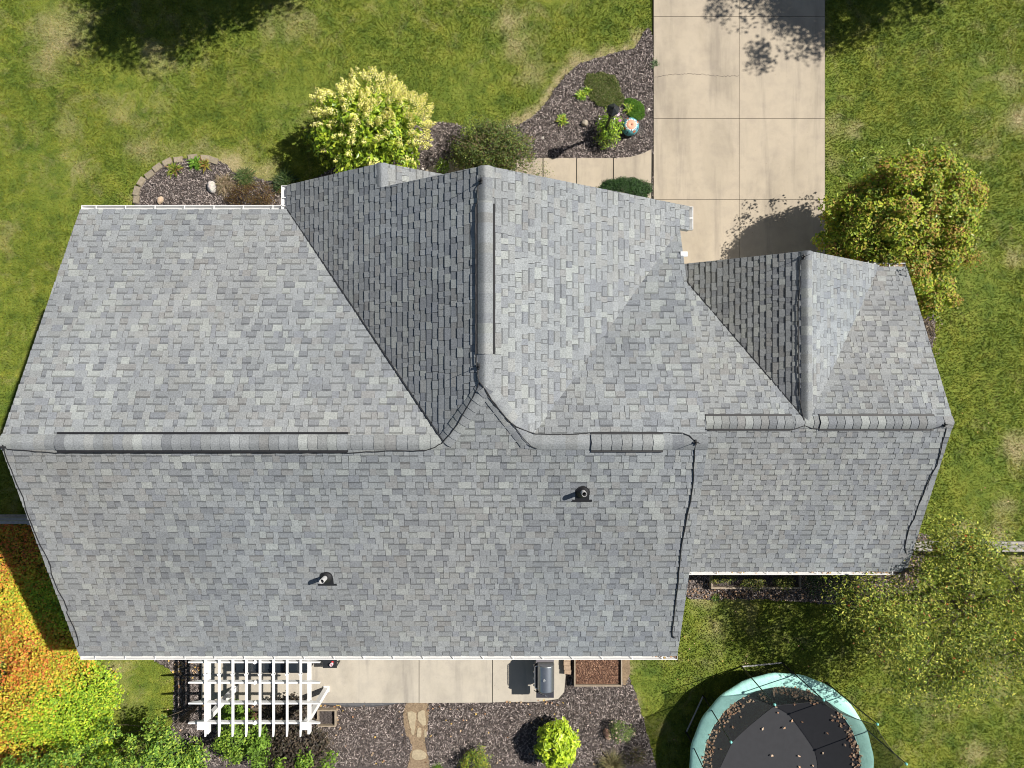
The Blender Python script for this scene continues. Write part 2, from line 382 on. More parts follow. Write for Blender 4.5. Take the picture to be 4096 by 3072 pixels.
for i, k in enumerate(BEDS): tag(flat('mulch_bed', POLY[k], .008 + .001 * i, M['mulch']), kind='structure')
SANDP = smooth_poly(pxy([(1622, 2812), (1712, 2812), (1712, 2900), (1702, 2960), (1716, 3040), (1720, 3200), (1620, 3200), (1632, 3060), (1648, 2980), (1622, 2920)]), 4, .03)
tag(flat('sand_path', SANDP, .016, M['sand']), kind='structure')
SAND2 = smooth_poly(pxy([(2484, 2560), (2516, 2560), (2518, 2690), (2504, 2735), (2486, 2720)]), 4, .02)
tag(flat('bare_soil', SAND2, .015, M['sand']), kind='structure')
HOUSE = [(-1678 * U, -1010 * U), (611 * U, -1010 * U), (611 * U, -813 * U), (1799 * U, -813 * U), (1799 * U, 505 * U), (611 * U, 505 * U), (611 * U, 640 * U), (-1678 * U, 640 * U)]

# mulch chips -------------------------------------------------
def cards(n, xs, ys, zs, ln, wd, cols, tilt=.35, jit=.25):
    """small flat chips, random headings"""
    a = RNG.uniform(0, 2 * np.pi, n); L_ = ln * RNG.uniform(.5, 1.4, n); W = wd * RNG.uniform(.6, 1.4, n)
    d = np.stack([np.cos(a), np.sin(a), RNG.normal(0, tilt, n)], -1); d /= np.linalg.norm(d, axis=1)[:, None]
    s = np.stack([-np.sin(a), np.cos(a), RNG.normal(0, tilt, n)], -1)
    c = np.stack([xs, ys, zs], -1); d = d * L_[:, None] / 2; s = s * W[:, None] / 2
    V = np.stack([c - d - s * .6, c + d - s, c + d * .9 + s, c - d + s], 1)
    pal = np.array(cols)[RNG.integers(0, len(cols), n)] * RNG.uniform(1 - jit, 1 + jit, (n, 1))
    return V, pal
def scatter_in(polys, dens, excl=()):
    out = []
    for p in polys:
        a = np.array(p); lo, hi = a.min(0), a.max(0)
        lo = np.maximum(lo, [-15.4, -10.9]); hi = np.minimum(hi, [15.4, 12.2])
        n = int(max(0, (hi - lo).prod()) * dens); P = RNG.uniform(lo, hi, (n, 2)); m = pip(P, p)
        for e in excl: m &= ~pip(P, e)
        out.append(P[m])
    return np.concatenate(out)
hard = [POLY['drive'], POLY['walk'], HOUSE]
P = scatter_in([POLY[k] for k in BEDS], 1100, hard + [POLY['patio'], SANDP, SAND2])
mb = MB()
V, c = cards(len(P), P[:, 0], P[:, 1], RNG.uniform(.012, .04, len(P)), .075, .019, [(.09, .074, .066), (.04, .032, .029), (.17, .142, .128), (.30, .255, .235), (.13, .105, .097), (.40, .34, .31), (.11, .085, .074)])
mb.tris(V, c, 4)
o = mb.build('mulch_chips', M['chips']); tag(o, 'dark brown shredded bark mulch covering the planting beds', 'mulch', kind='stuff')
# grass blades -------------------------------------------------
n = 900000
P = np.stack([RNG.uniform(-15.6, 15.6, n), RNG.uniform(-11.2, 12.3, n)], -1)
m = np.ones(len(P), bool)
for e in (POLY['drive'], POLY['walk'], POLY['patio'], HOUSE, *[POLY[k] for k in BEDS]): m &= ~pip(P, e)
P = P[m]
dr = np.clip(dryness(P[:, 0], P[:, 1]), 0, 1); keep = RNG.random(len(P)) > dr * .55; P = P[keep]; dr = dr[keep]; n = len(P)
hgt = RNG.uniform(.015, .042, n) * (1 - .35 * dr); a = RNG.uniform(0, 2 * np.pi, n); W = RNG.uniform(.009, .022, n)
ln = RNG.uniform(.2, .9, n) * hgt; b = RNG.uniform(0, 2 * np.pi, n)
base = np.stack([P[:, 0], P[:, 1], np.zeros(n) - .01], -1)
side = np.stack([np.cos(a), np.sin(a), np.zeros(n)], -1) * W[:, None]
tip = base + np.stack([np.cos(b) * ln, np.sin(b) * ln, hgt + .01], -1)
V = np.stack([base - side, base + side, tip], 1)
f = RNG.uniform(.6, 1.6, (n, 1)); c = np.concatenate([f * RNG.uniform(.9, 1.15, (n, 1)), f, f * .9], 1)
mb = MB(); mb.tris(V, c, 3); o = mb.build('lawn_grass', M['blades'])
at = o.data.attributes.new('dry', 'FLOAT', 'POINT'); at.data.foreach_set('value', np.repeat(dr, 3).astype(np.float32))
tag(o, 'short mown lawn grass, green with straw coloured patches', 'grass', kind='stuff')
# ================================================================ THE HOUSE
house = thing('house', 'two-storey house with grey shingle roofs, attached garage wing and white gutters', 'house', (0, 0, 0))
PL = {'F': (2492.5, 0, .5), 'R': (2295.5, 0, -.5), 'L': (2242, -.6667, 0), 'Q': (2358, .6667, 0), 'S': (2868.3, .6667, 0),
      'GF': (3036, 0, .5), 'GR': (2876, 0, -.5), 'GL': (3867.7, -.74, 0), 'GQ': (2044.3, .74, 0)}
XO = -1728; XR = 661
POLS = [
 ('F', [(XO, -197), (-228, -197), (-900, 698), (XO, 698)]), ('F', [(54, -197), (XR, -197), (XR, 613)]),
 ('R', [(XO, -197), (XR, -197), (XR, -1086), (XO, -1086)]), ('R', [(-228, -197), (54, -197), (-87, -9)]),
 ('L', [(-87, 708), (-87, -9), (-228, -197), (-898, 697), (-898, 708)]), ('L', [(-470, 708), (-470, 796), (-898, 796), (-898, 708)]),
 ('Q', [(-87, 708), (XR, 708), (XR, 613), (54, -197), (-87, -9)]), ('Q', [(XR, 613), (XR, 708), (704, 708), (704, 613)]),
 ('S', [(-470, 708), (-470, 796), (-44, 796), (-44, 708)]),
 ('GF', [(612, -160), (1232, -160), (755, 546), (612, 546)]), ('GF', [(1232, -160), (1839, -160), (1839, 546), (1709, 546)]),
 ('GR', [(612, -160), (1839, -160), (1839, -873), (612, -873)]),
 ('GL', [(1232, -160), (1232, 555), (749, 555), (755, 546)]), ('GQ', [(1232, -160), (1709, 546), (1715, 555), (1232, 555)]),
]
def Dp(pl, X, Y): a, b, c = PL[pl]; return a + b * X + c * Y
def rz(pl, x, y): return (DG - Dp(pl, x / U, y / U)) * U       # roof height at metres x,y
def clip(poly, conv):
    out = poly
    a = sum(conv[i][0] * conv[(i + 1) % len(conv)][1] - conv[(i + 1) % len(conv)][0] * conv[i][1] for i in range(len(conv)))
    if a < 0: conv = conv[::-1]
    for i in range(len(conv)):
        p, q = conv[i], conv[(i + 1) % len(conv)]; ex, ey = q[0] - p[0], q[1] - p[1]; new = []
        for j in range(len(out)):
            A, B = out[j], out[(j + 1) % len(out)]
            da = ex * (A[1] - p[1]) - ey * (A[0] - p[0]); db = ex * (B[1] - p[1]) - ey * (B[0] - p[0])
            if da >= 0: new.append(A)
            if (da >= 0) != (db >= 0):
                t = da / (da - db); new.append((A[0] + (B[0] - A[0]) * t, A[1] + (B[1] - A[1]) * t))
        out = new
        if len(out) < 3: return []
    return out
SH = [tuple((.252 + (a - .262) * .92) * b for a, b in zip(c, (.965, 1.0, 1.03))) for c in [(.25, .256, .258), (.262, .268, .268), (.24, .246, .25), (.275, .28, .28), (.228, .234, .24), (.26, .262, .256), (.27, .27, .26), (.25, .256, .258), (.26, .266, .268), (.218, .224, .236), (.295, .302, .29), (.245, .24, .232), (.27, .277, .28), (.205, .21, .218), (.315, .322, .305), (.28, .286, .284)]]
def shingles(plane, polys, e=.143):
    a, b, c = PL[plane]; g = math.hypot(b, c); dn = (b / g, c / g)             # downslope, horizontal
    sv = (-dn[1], dn[0]); cs = 1 / math.hypot(1, g); he = e * cs               # horizontal course depth
    P = [[(x * U, y * U) for x, y in p] for p in polys]
    allp = [q for p in P for q in p]
    tmax = max(q[0] * dn[0] + q[1] * dn[1] for q in allp); tmin = min(q[0] * dn[0] + q[1] * dn[1] for q in allp)
    s0 = min(q[0] * sv[0] + q[1] * sv[1] for q in allp); s1 = max(q[0] * sv[0] + q[1] * sv[1] for q in allp)
    nrm = Vector((b, c, 1)).normalized()
    mb = MB()
    def put(t0, t1, sa, sb, ha, hb, col):
        """tab between course lines t0 (lower) and t1 (upper): ha,hb heights above the plane"""
        quad = [(sv[0] * s + dn[0] * t, sv[1] * s + dn[1] * t) for s, t in ((sa, t0), (sb, t0), (sb, t1), (sa, t1))]
        for cp in P:
            q = clip(quad, cp)
            if len(q) < 3: continue
            ar = abs(sum(q[i][0] * q[(i + 1) % len(q)][1] - q[(i + 1) % len(q)][0] * q[i][1] for i in range(len(q)))) / 2
            if ar < 1e-5: continue
            top = []; bot = []
            for x, y in q:
                t = x * dn[0] + y * dn[1]; f = (t0 - t) / (t0 - t1); h = ha + (hb - ha) * f
                z = rz(plane, x, y); top.append((x + nrm.x * h, y + nrm.y * h, z + nrm.z * h)); bot.append((x - nrm.x * .006, y - nrm.y * .006, z - nrm.z * .006))
            n_ = Vector(top[1]) - Vector(top[0])
            if n_.cross(Vector(top[2]) - Vector(top[0])).z < 0: top.reverse(); bot.reverse()
            mb.face(top, col)
            dk = tuple(x * .55 for x in col)
            for i in range(len(top)):
                j = (i + 1) % len(top); mb.face([bot[i], bot[j], top[j], top[i]], dk)
    k = 0; t0 = tmax
    while t0 > tmin:
        t1 = t0 - he; s = s0 - random.uniform(0, .25); tooth = random.random() < .5
        wob = random.uniform(-.0015, .0015)
        while s < s1:
            w_ = random.choice([.075, .1, .125, .15, .15, .18, .2, .26]) * random.uniform(.9, 1.1)
            if tooth: w_ = random.choice([.1, .12, .15, .2, .24]) * random.uniform(.9, 1.1)
            col = random.choice(SH); pat = 1 + .16 * mnoise.noise((s * .45, t0 * .45, ord(plane[-1]))); wm = .05 * mnoise.noise((s * .3, t0 * .3 + 9, 5.))
            gp = random.choice([.001, .003, .0045]); f = random.uniform(.96, 1.04) * pat; col = (col[0] * f * (1 + wm), col[1] * f, col[2] * f * (1 - wm))
            if tooth: put(t0 + wob, t1, s + gp, s + w_ - gp, .020, .004, tuple(x * 1.04 for x in col))
            else:
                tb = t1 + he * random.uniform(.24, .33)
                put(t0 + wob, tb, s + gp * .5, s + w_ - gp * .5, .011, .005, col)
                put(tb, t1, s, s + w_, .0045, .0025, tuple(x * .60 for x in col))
            s += w_; tooth = not tooth if random.random() < .86 else tooth
        t0 = t1; k += 1
    return mb
roof_main = None
PARTS = {}
for key, nm in (('F', 'roof'), ('R', 'roof'), ('L', 'roof'), ('Q', 'roof'), ('S', 'roof'), ('GF', 'roof'), ('GR', 'roof'), ('GL', 'roof'), ('GQ', 'roof')):
    o = shingles(key, [p for k, p in POLS if k == key]).build('roof', M['shingle'], house); PARTS[key] = o
PARTS['L']['label'] = 'steep roof slope facing left, in shade'
PARTS['R']['label'] = 'long rear roof slope with two vent pipes'
# decks under the shingles with white fascia edges
UL = MB()
mb = MB()
for k, p in POLS:
    P = [(x * U, y * U) for x, y in p]
    t = [(x, y, rz(k, x, y) - .008) for x, y in P]; b_ = [(x, y, z - .15) for x, y, z in t]
    mb.face(b_[::-1]); UL.face(t, (.05, .05, .05))
    for i in range(len(t)): j = (i + 1) % len(t); mb.face([b_[i], b_[j], t[j], t[i]])
mb.build('roof_deck', M['fascia'], house); UL.build('underlay', M['shingle'], house)
# walls ------------------------------------------------------
WM = MB()
def wallbox(x0, x1, y0, y1, z1): WM.box(x0 * U, x1 * U, y0 * U, y1 * U, -.1, z1)
zE = (DG - 2840) * U - .12; zG = (DG - 3312) * U - .12
wallbox(-1678, 611, -1010, 640, zE); wallbox(-830, 655, 600, 665, zE); wallbox(-830, -100, 600, 750, zE)
wallbox(611, 1799, -813, 505, zG)
def gable(ax, c0, c1, lo, hi, base, zb, rk):
    """wall triangles up to just under the roof; ax='x' ridge along x (gable end wall at x=c0..c1)"""
    mid = (lo + hi) / 2; zt = zb + rk * (hi - lo) / 2 * U
    for c in (c0, c1):
        if ax == 'x': P = [(c * U, lo * U, zb), (c * U, hi * U, zb), (c * U, mid * U, zt)]
        else: P = [(lo * U, c * U, zb), (hi * U, c * U, zb), (mid * U, c * U, zt)]
        WM.face(P); WM.face(P[::-1])
gable('x', -1678, 611, -1000, 606, 0, zE, .49); gable('x', 1799, 1798, -800, 480, 0, zG, .49)
gable('y', 665, 664, -820, 646, 0, zE, .65); gable('y', 750, 749, -830, -110, 0, zE, .65); gable('y', 505, 504, 780, 1680, 0, zG, .7)
wl = WM.build('wall', M['siding'], house)
# windows and doors (out of sight from above, seen from the side)
def window(x0, x1, y0, y1, z0, z1, door=False):
    mb = MB(); mb.box(x0, x1, y0, y1, z0, z1); f = mb.build('door' if door else 'window', M['white'], house)
    dx = (x1 - x0) > (y1 - y0); mb = MB(); g = .07
    cx, cy = (x0 + x1) / 2, (y0 + y1) / 2
    if dx: mb.box(x0 + g, x1 - g, y0 - .004, y1 + .004, z0 + g, z1 - g)
    else: mb.box(x0 - .004, x1 + .004, y0 + g, y1 - g, z0 + g, z1 - g)
    mb.build('pane', M['glass'], f)
yw = -1010 * U
for x in (-7.6, -5.2, -2.5, .6, 2.2): window(x, x + 1., yw - .03, yw + .02, 3.5, 4.6)
window(-4.7, -2.9, yw - .03, yw + .02, .06, 2.1, True); window(-1.2, .4, yw - .03, yw + .02, 1., 2.1); window(-8.2, -6.8, yw - .03, yw + .02, 1., 2.1)
xl = -1678 * U
for y in (-3.6, -.4, 2.): window(xl - .03, xl + .02, y, y + .9, 1., 2.2); window(xl - .03, xl + .02, y, y + .9, 3.5, 4.6)
for x in (-8., -6.2): window(x, x + 1., 640 * U - .02, 640 * U + .03, 3.5, 4.6)
window(-1.4, -.4, 665 * U - .02, 665 * U + .03, .05, 2.15, True); window(.8, 2.6, 665 * U - .02, 665 * U + .03, 1., 2.2)
window(-3.9, -2.4, 750 * U - .02, 750 * U + .03, 1., 2.2)
yg = 505 * U; mb = MB(); mb.box(4.9, 8.4, yg - .02, yg + .03, .03, 2.2)
for i in range(1, 4): mb.box(4.92, 8.38, yg + .03, yg + .045, .03 + i * .54 - .02, .03 + i * .54)
mb.build('garage_door', M['white'], house)
xr = 1799 * U; window(xr - .02, xr + .03, -1., .1, 1., 2.1)
# gutters ----------------------------------------------------
def gutter(p0, p1, out, z, step=.62, lip=.105, h=.11, parent=None, ends=(1, 1)):
    """open K-style trough along p0-p1 (units), out = outward direction"""
    a = Vector((p0[0] * U, p0[1] * U, z)); b = Vector((p1[0] * U, p1[1] * U, z)); d = (b - a).normalized(); L_ = (b - a).length
    o_ = Vector((out[0], out[1], 0)); mb = MB()
    prof = [(0, 0), (0, -h), (.065, -h), (lip, -.045), (lip, .0), (lip - .014, .0), (lip - .014, -.04), (.058, -h + .008), (.008, -h + .008), (.008, 0)]
    rows = [[tuple(p + o_ * x + Vector((0, 0, y_))) for x, y_ in prof] for p in (a, b)]
    mb.grid(rows, close=True)
    for p in (a, b): mb.bar(p + o_ * .0 + Vector((0, 0, -h / 2)), p + o_ * lip + Vector((0, 0, -h / 2)), .006, h)
    g = mb.build('gutter', M['gutter'], house)
    n_ = max(1, int(L_ / step))
    for i in range(n_):
        mb = MB(); p = a + d * (L_ * (i + .5) / n_)
        mb.bar(p + Vector((0, 0, -.004)), p + o_ * (lip - .004) + Vector((0, 0, -.004)), .022, .006); mb.build('gutter_hanger', M['gutter'], g)
    return g
zz = lambda D: (DG - D) * U - .035
gutter((XO - 2, -1086), (XR + 2, -1086), (0, -1), zz(2840)); gutter((XO, 698), (-900, 698), (0, 1), zz(2842))
gutter((-898, 702), (-898, 796), (-1, 0), zz(2842), .5, .15); gutter((704, 618), (704, 708), (1, 0), zz(2829), .26)
gutter((668, -873), (1839, -873), (0, -1), zz(3314)); gutter((1690, 546), (1839, 546), (0, 1), zz(3310), .4)
gutter((612, 555), (700, 555), (0, 1), zz(3290))
def downspout(pts):
    mb = MB()
    for i in range(len(pts) - 1): mb.bar(pts[i], pts[i + 1], .075, .055)
    mb.build('downspout', M['gutter'], house)
downspout([(XR * U - .12, -1086 * U - .05, zz(2840) - .1), (611 * U - .1, -1010 * U - .05, zz(2840) - .55), (611 * U - .1, -1010 * U - .05, .1)])
downspout([(-1690 * U, -1086 * U - .05, zz(2840) - .1), (-1660 * U, -1010 * U - .05, zz(2840) - .55), (-1660 * U, -1010 * U - .05, .1)])
x_, y_, z_ = 1700 * U, 560 * U, zz(3310)
downspout([(x_ + .55, y_ + .04, z_ - .12), (x_ + .55, y_ + .08, z_ - .18), (x_ - .1, y_ + .09, z_ - .20), (x_ - .16, 515 * U, z_ - .45), (x_ - .16, 515 * U, .1)])
downspout([(-898 * U - .2, 700 * U, zz(2842) - .12), (-905 * U, 650 * U, zz(2842) - .5), (-905 * U, 650 * U, .1)])
# white flashing tab and rake returns at the right edge of the main roof
mb = MB(); a = px(2729, 1015, 0)
def roofpt(pl, u, v, lift=0):
    a, b, c = PL[pl]; ku, kv = (u - 2048) / F, -(v - 1536) / F; D = a / (1 - b * ku - c * kv)
    return (ku * D * U, kv * D * U, (DG - D) * U + lift)
p = roofpt('F', 2735, 1017)
mb.box(p[0] - .07, p[0] + .07, p[1] - .05, p[1] + .05, p[2] - .03, p[2] + .03); mb.build('gutter_end_cap', M['white'], house)
# ridge and hip caps -----------------------------------------
def caprun(A, B, nA, nB, hw=.15, lift=.026, piece=.2, arch=.0, wobble=0):
    """overlapping cap shingles bent over the line A-B; nA,nB: unit sideways+down directions of both slopes"""
    A, B = Vector(A), Vector(B); d = (B - A).normalized(); L_ = (B - A).length; n_ = max(1, int(L_ / piece)); mb = MB()
    nA, nB = Vector(nA), Vector(nB); up = Vector((0, 0, 1)); up = (up - d * up.dot(d)).normalized()
    for i in range(n_):
        col = random.choice(SH); f = random.uniform(.82, 1.1); col = tuple(x * f for x in col)
        t0 = L_ * i / n_ - .002; t1 = L_ * (i + 1) / n_ + .01; rows = []
        for t, l in ((t0, lift + .012), (t1, lift + .001)):
            c = A + d * t; r = []
            for k in range(-5, 6):
                s = abs(k) / 5 * hw; dr = nA if k < 0 else nB
                q = c + dr * s + up * (l - .009 * (abs(k) / 5) ** 2)
                rnd = .016 * (1 - min(1, s / (hw * .55))) ** 2                        # rounded crest
                q = q - up * rnd + up * (arch * (1 - (abs(k) / 5) ** 4) if arch else 0)
                r.append(tuple(q + d * .004 * math.cos(k)))
            rows.append(r)
        low = [tuple(Vector(q) - up * .012) for q in rows[0]]; low2 = [tuple(Vector(q) - up * .012) for q in rows[1]]
        mb.grid([rows[0], rows[1]], col); mb.grid([low, rows[0]], tuple(x * .5 for x in col))
        mb.grid([[low[0], low2[0]], [rows[0][0], rows[1][0]]], tuple(x * .5 for x in col)); mb.grid([[rows[0][-1], rows[1][-1]], [low[-1], low2[-1]]], tuple(x * .5 for x in col))
    return mb
def w3(X, Y, D): return (X * U, Y * U, (DG - D) * U)
g5 = Vector((0, -1, -.5)).normalized(); g5b = Vector((0, 1, -.5)).normalized()
gl = Vector((-1, 0, -.6667)).normalized(); gr = Vector((1, 0, -.6667)).normalized()
gl7 = Vector((-1, 0, -.74)).normalized(); gr7 = Vector((1, 0, -.74)).normalized()
caprun(w3(XO, -197, 2394), w3(-236, -197, 2394), g5, g5b).build('ridge_cap', M['shingle'], house, True)
caprun(w3(XR, -197, 2394), w3(60, -197, 2394), g5, g5b).build('ridge_cap', M['shingle'], house, True)
caprun(w3(-87, 708, 2300), w3(-87, -12, 2300), gl, gr).build('ridge_cap', M['shingle'], house, True)
caprun(w3(-470, 796, 2555), w3(-470, 712, 2555), gl, gr, lift=.018, hw=.13).build('ridge_cap', M['shingle'], house, True)
caprun(w3(640, -160, 2956), w3(1839, -160, 2956), g5, g5b).build('ridge_cap', M['shingle'], house, True)
caprun(w3(1232, 555, 2956), w3(1232, -150, 2956), gl7, gr7).build('ridge_cap', M['shingle'], house, True)
def hip(A, B, pa, pb, **k):
    d = (Vector(B) - Vector(A)).normalized()
    def side(pl, sg):
        a, b, c = PL[pl]; n = Vector((b, c, 1)).normalized(); s = d.cross(n).normalized(); return s * sg
    return caprun(A, B, side(pa, -1), side(pb, 1), **k)
hip(w3(-228, -197, 2394), w3(-87, -9, 2300), 'L', 'R', hw=.16, piece=.15).build('hip_cap', M['shingle'], house, True)
hip(w3(54, -197, 2394), w3(-87, -9, 2300), 'R', 'Q', hw=.16, piece=.15).build('hip_cap', M['shingle'], house, True)
def valley(pl1, A, B, up_=.016):  # dark strip added as the shadow line under the overlapping cut shingles
    mb = MB(); mb.bar((A[0], A[1], A[2] + up_), (B[0], B[1], B[2] + up_), .022, .012, (.03, .032, .036)); mb.build('valley_shade_strip', M['shingle'], house)
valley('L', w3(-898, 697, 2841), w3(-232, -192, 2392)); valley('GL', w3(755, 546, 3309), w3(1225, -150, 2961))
def vent(A, B, nA, nB):
    A, B = Vector(A), Vector(B)
    o = caprun(A, B, nA, nB, hw=.158, lift=.045, piece=.17, arch=.004).build('ridge_vent', M['shingle'], house, True)
    mb = MB(); nA, nB = Vector(nA), Vector(nB)
    for n_ in (nA, nB):
        for h, w_ in ((.016, .03), (.03, .03)):
            off = n_ * .182 + Vector((0, 0, h)); mb.bar(A + off, B + off, .038, .014)
    d = (B - A).normalized(); L_ = (B - A).length
    for c in (A - d * .001, B + d * .001):
        mb.face([tuple(c + Vector((0, 0, .045))), tuple(c + nA * .16 + Vector((0, 0, .045))), tuple(c + nA * .16), tuple(c)]); mb.face([tuple(c + Vector((0, 0, .045))), tuple(c), tuple(c + nB * .16), tuple(c + nB * .16 + Vector((0, 0, .045)))])
    mb.build('vent_edge', M['black'], o)
def X24(u): return (u - 2048) * 2394 / F
vent(w3(X24(222), -197, 2394), w3(X24(1389), -197, 2394), g5, g5b); vent(w3(X24(2366), -197, 2394), w3(X24(2654), -197, 2394), g5, g5b)
def Y23(v): return -(v - 1536) * 2300 / F
vent(w3(-87, Y23(811), 2300), w3(-87, Y23(1414), 2300), gl, gr)
def X29(u): return (u - 2048) * 2956 / F
vent(w3(X29(2824), -160, 2956), w3(X29(3171), -160, 2956), g5, g5b); vent(w3(X29(3281), -160, 2956), w3(X29(3741), -160, 2956), g5, g5b)
# vent pipes -------------------------------------------------
def vpipe(u, v, hgt, r, dark):
    p = Vector(roofpt('R', u, v)); mb = MB()
    nrm = Vector((0, -.5, 1)).normalized(); dn_ = Vector((0, -1, -.5)).normalized()
    # flashing plate with a round head and wide foot
    L = []
    for k in range(13): t = math.pi * k / 12; L.append((.13 * math.cos(t), -.0 + .13 * math.sin(t)))
    L += [(-.13, -.17), (-.185, -.17), (-.185, -.22), (.185, -.22), (.185, -.17), (.13, -.17)]
    top = [tuple(p + Vector((a, 0, 0)) - dn_ * b + nrm * .02) for a, b in L]; bot = [tuple(Vector(q) - nrm * .02) for q in top]
    mb.face(top)
    for i in range(len(L)): j = (i + 1) % len(L); mb.face([bot[i], bot[j], top[j], top[i]])
    mb.lathe((p.x, p.y, p.z - .05), [(.125, .03), (.11, .09), (.075, .13), (r + .012, .15), (r + .006, .175)], 24)
    fl = mb.build('pipe_flashing', M['black'], house, False)
    mb = MB(); mb.lathe((p.x, p.y, p.z - .02), [(r, 0), (r, hgt), (r - .006, hgt + .002), (r - .008, hgt), (r - .008, .02)], 20, cap=False)
    pp = mb.build('vent_pipe', M['pipe'], house, True)
vpipe(2330, 1966, .36, .048, 1); vpipe(1306, 2306, .38, .048, 0)
# lightning rods and cables ----------------------------------
def rod(pl, u, v, lift=.03, lean=(.0, .0), h=.32):
    p = Vector(roofpt(pl, u, v, lift)); mb = MB()
    mb.box(p.x - .05, p.x + .05, p.y - .012, p.y + .012, p.z - .02, p.z + .015); mb.box(p.x - .012, p.x + .012, p.y - .05, p.y + .05, p.z - .02, p.z + .02)
    mb.tube([p, p + Vector((lean[0] * .2, lean[1] * .2, .07))], [.02, .014], 8)
    mb.tube([p + Vector((0, 0, .05)), p + Vector((lean[0], lean[1], h))], [.0065, .004], 6); mb.build('lightning_rod', M['cable'], house)
for a in (('R', 18, 1787), ('R', 2782, 1769), ('L', 1926, 725), ('L', 1917, 1466), ('GL', 3214, 1028), ('GR', 3777, 1698)): rod(*a)
def top_roof(u, v):
    best = None
    for k, p in POLS:
        q = roofpt(k, u, v)
        if pip(np.array([[q[0] / U, q[1] / U]]), [(x, y) for x, y in p])[0] and (best is None or q[2] > best[2]): best = q
    return best
def cable(L, lift=.022, r=.0085):
    pts = []
    for i in range(len(L) - 1):
        (a, b), (c, d) = L[i], L[i + 1]; n_ = max(2, int(math.hypot(c - a, d - b) / 25))
        for t in range(n_): pts.append((a + (c - a) * t / n_, b + (d - b) * t / n_))
    pts.append(L[-1]); Q = []
    for u, v in pts:
        q = top_roof(u, v)
        if q: Q.append((q[0] + random.uniform(-.006, .006), q[1] + random.uniform(-.006, .006), q[2] + lift + random.uniform(-.003, .006)))
    mb = MB(); mb.tube(Q, r, 6); mb.build('cable', M['cable'], house, True)
cable([(20, 1786), (34, 1797), (120, 1803), (222, 1811)], .03); cable([(222, 1811), (700, 1812), (1389, 1811), (1548, 1803), (1650, 1803), (1705, 1800), (1740, 1788), (1768, 1772), (1798, 1740), (1830, 1697), (1862, 1640), (1893, 1587), (1910, 1550), (1918, 1530)], .035)
cable([(1918, 1530), (1944, 1560), (1968, 1600), (1995, 1634), (2034, 1685), (2064, 1706), (2097, 1720), (2144, 1735), (2220, 1737), (2293, 1736), (2365, 1728), (2500, 1728), (2620, 1729), (2727, 1732), (2755, 1743), (2782, 1766)], .04)
cable([(1944, 1562), (1956, 1590), (1976, 1616), (2010, 1655), (2050, 1697), (2088, 1745), (2122, 1784), (2150, 1793)], .045, .006)
cable([(17, 1792), (37, 1850), (58, 1907), (95, 1989), (107, 2039), (153, 2155), (180, 2210), (207, 2262), (208, 2295), (236, 2362), (258, 2400), (273, 2436), (271, 2452), (290, 2490), (303, 2519), (314, 2555), (316, 2580), (306, 2591)])
cable([(2782, 1769), (2778, 1800), (2773, 1855), (2773, 1900), (2770, 1940), (2760, 2010), (2748, 2060), (2738, 2110), (2728, 2160), (2722, 2200), (2712, 2322), (2701, 2403), (2695, 2457), (2688, 2520), (2689, 2540), (2700, 2552)], .024, .011)
cable([(1925, 725), (1911, 750), (1914, 790), (1902, 835), (1902, 1000), (1902, 1200), (1904, 1414), (1908, 1462), (1912, 1500), (1918, 1530)], .04)
cable([(3777, 1698), (3783, 1716), (3768, 1765), (3757, 1820), (3745, 1860), (3723, 1900), (3705, 1938), (3692, 1972), (3672, 2020), (3655, 2074), (3636, 2107), (3624, 2150), (3617, 2189), (3621, 2205), (3624, 2213)], .024, .011)
cable([(3777, 1698), (3750, 1712), (3700, 1717), (3500, 1718), (3281, 1717), (3245, 1712), (3217, 1703), (3195, 1709), (3173, 1717), (3000, 1717), (2824, 1717)], .035)
cable([(3214, 1028), (3200, 1045), (3196, 1100), (3198, 1153), (3188, 1248), (3192, 1375), (3190, 1440), (3194, 1501), (3198, 1596), (3208, 1655), (3217, 1703)], .03)
# ================================================================ PLANTS
def unit(a): return a / (np.linalg.norm(a, axis=1)[:, None] + 1e-9)
def leaf_tris(P, Nn, ln, wd, cols, fold=.25, jit=.18, ang=None, curl=0.):
    """folded leaves: P points, Nn facing directions"""
    n = len(P); Nn = unit(Nn); r = RNG.normal(0, 1, (n, 3)) if ang is None else ang
    d = unit(r - Nn * (r * Nn).sum(1)[:, None]); s = np.cross(Nn, d)
    L_ = (ln * RNG.uniform(.65, 1.25, n))[:, None]; W = (wd * RNG.uniform(.7, 1.2, n))[:, None] / 2
    b = P; t = P + d * L_ - Nn * L_ * curl; m_ = P + d * L_ * .45
    l = m_ + s * W + Nn * W * fold; r_ = m_ - s * W + Nn * W * fold
    V = np.stack([np.stack([b, r_, t], 1), np.stack([b, t, l], 1)], 1).reshape(-1, 3, 3)
    c = np.array(cols)[RNG.integers(0, len(cols), n)] * RNG.uniform(1 - jit, 1 + jit, (n, 1))
    return V, np.repeat(c, 2, axis=0)
def ell(center, rad, n, lo=-.25, shell=(.72, 1.0), lump=.12):
    """n points near the surface of an ellipsoid (z direction above lo)"""
    d = unit(RNG.normal(0, 1, (n * 3, 3))); d = d[d[:, 2] > lo][:n]
    k = RNG.uniform(shell[0], shell[1], len(d)) * (1 + lump * np.sin(d[:, 0] * 5 + center[0] * 3) * np.cos(d[:, 1] * 6 + center[1] * 2))
    return np.array(center) + d * np.array(rad) * k[:, None], d
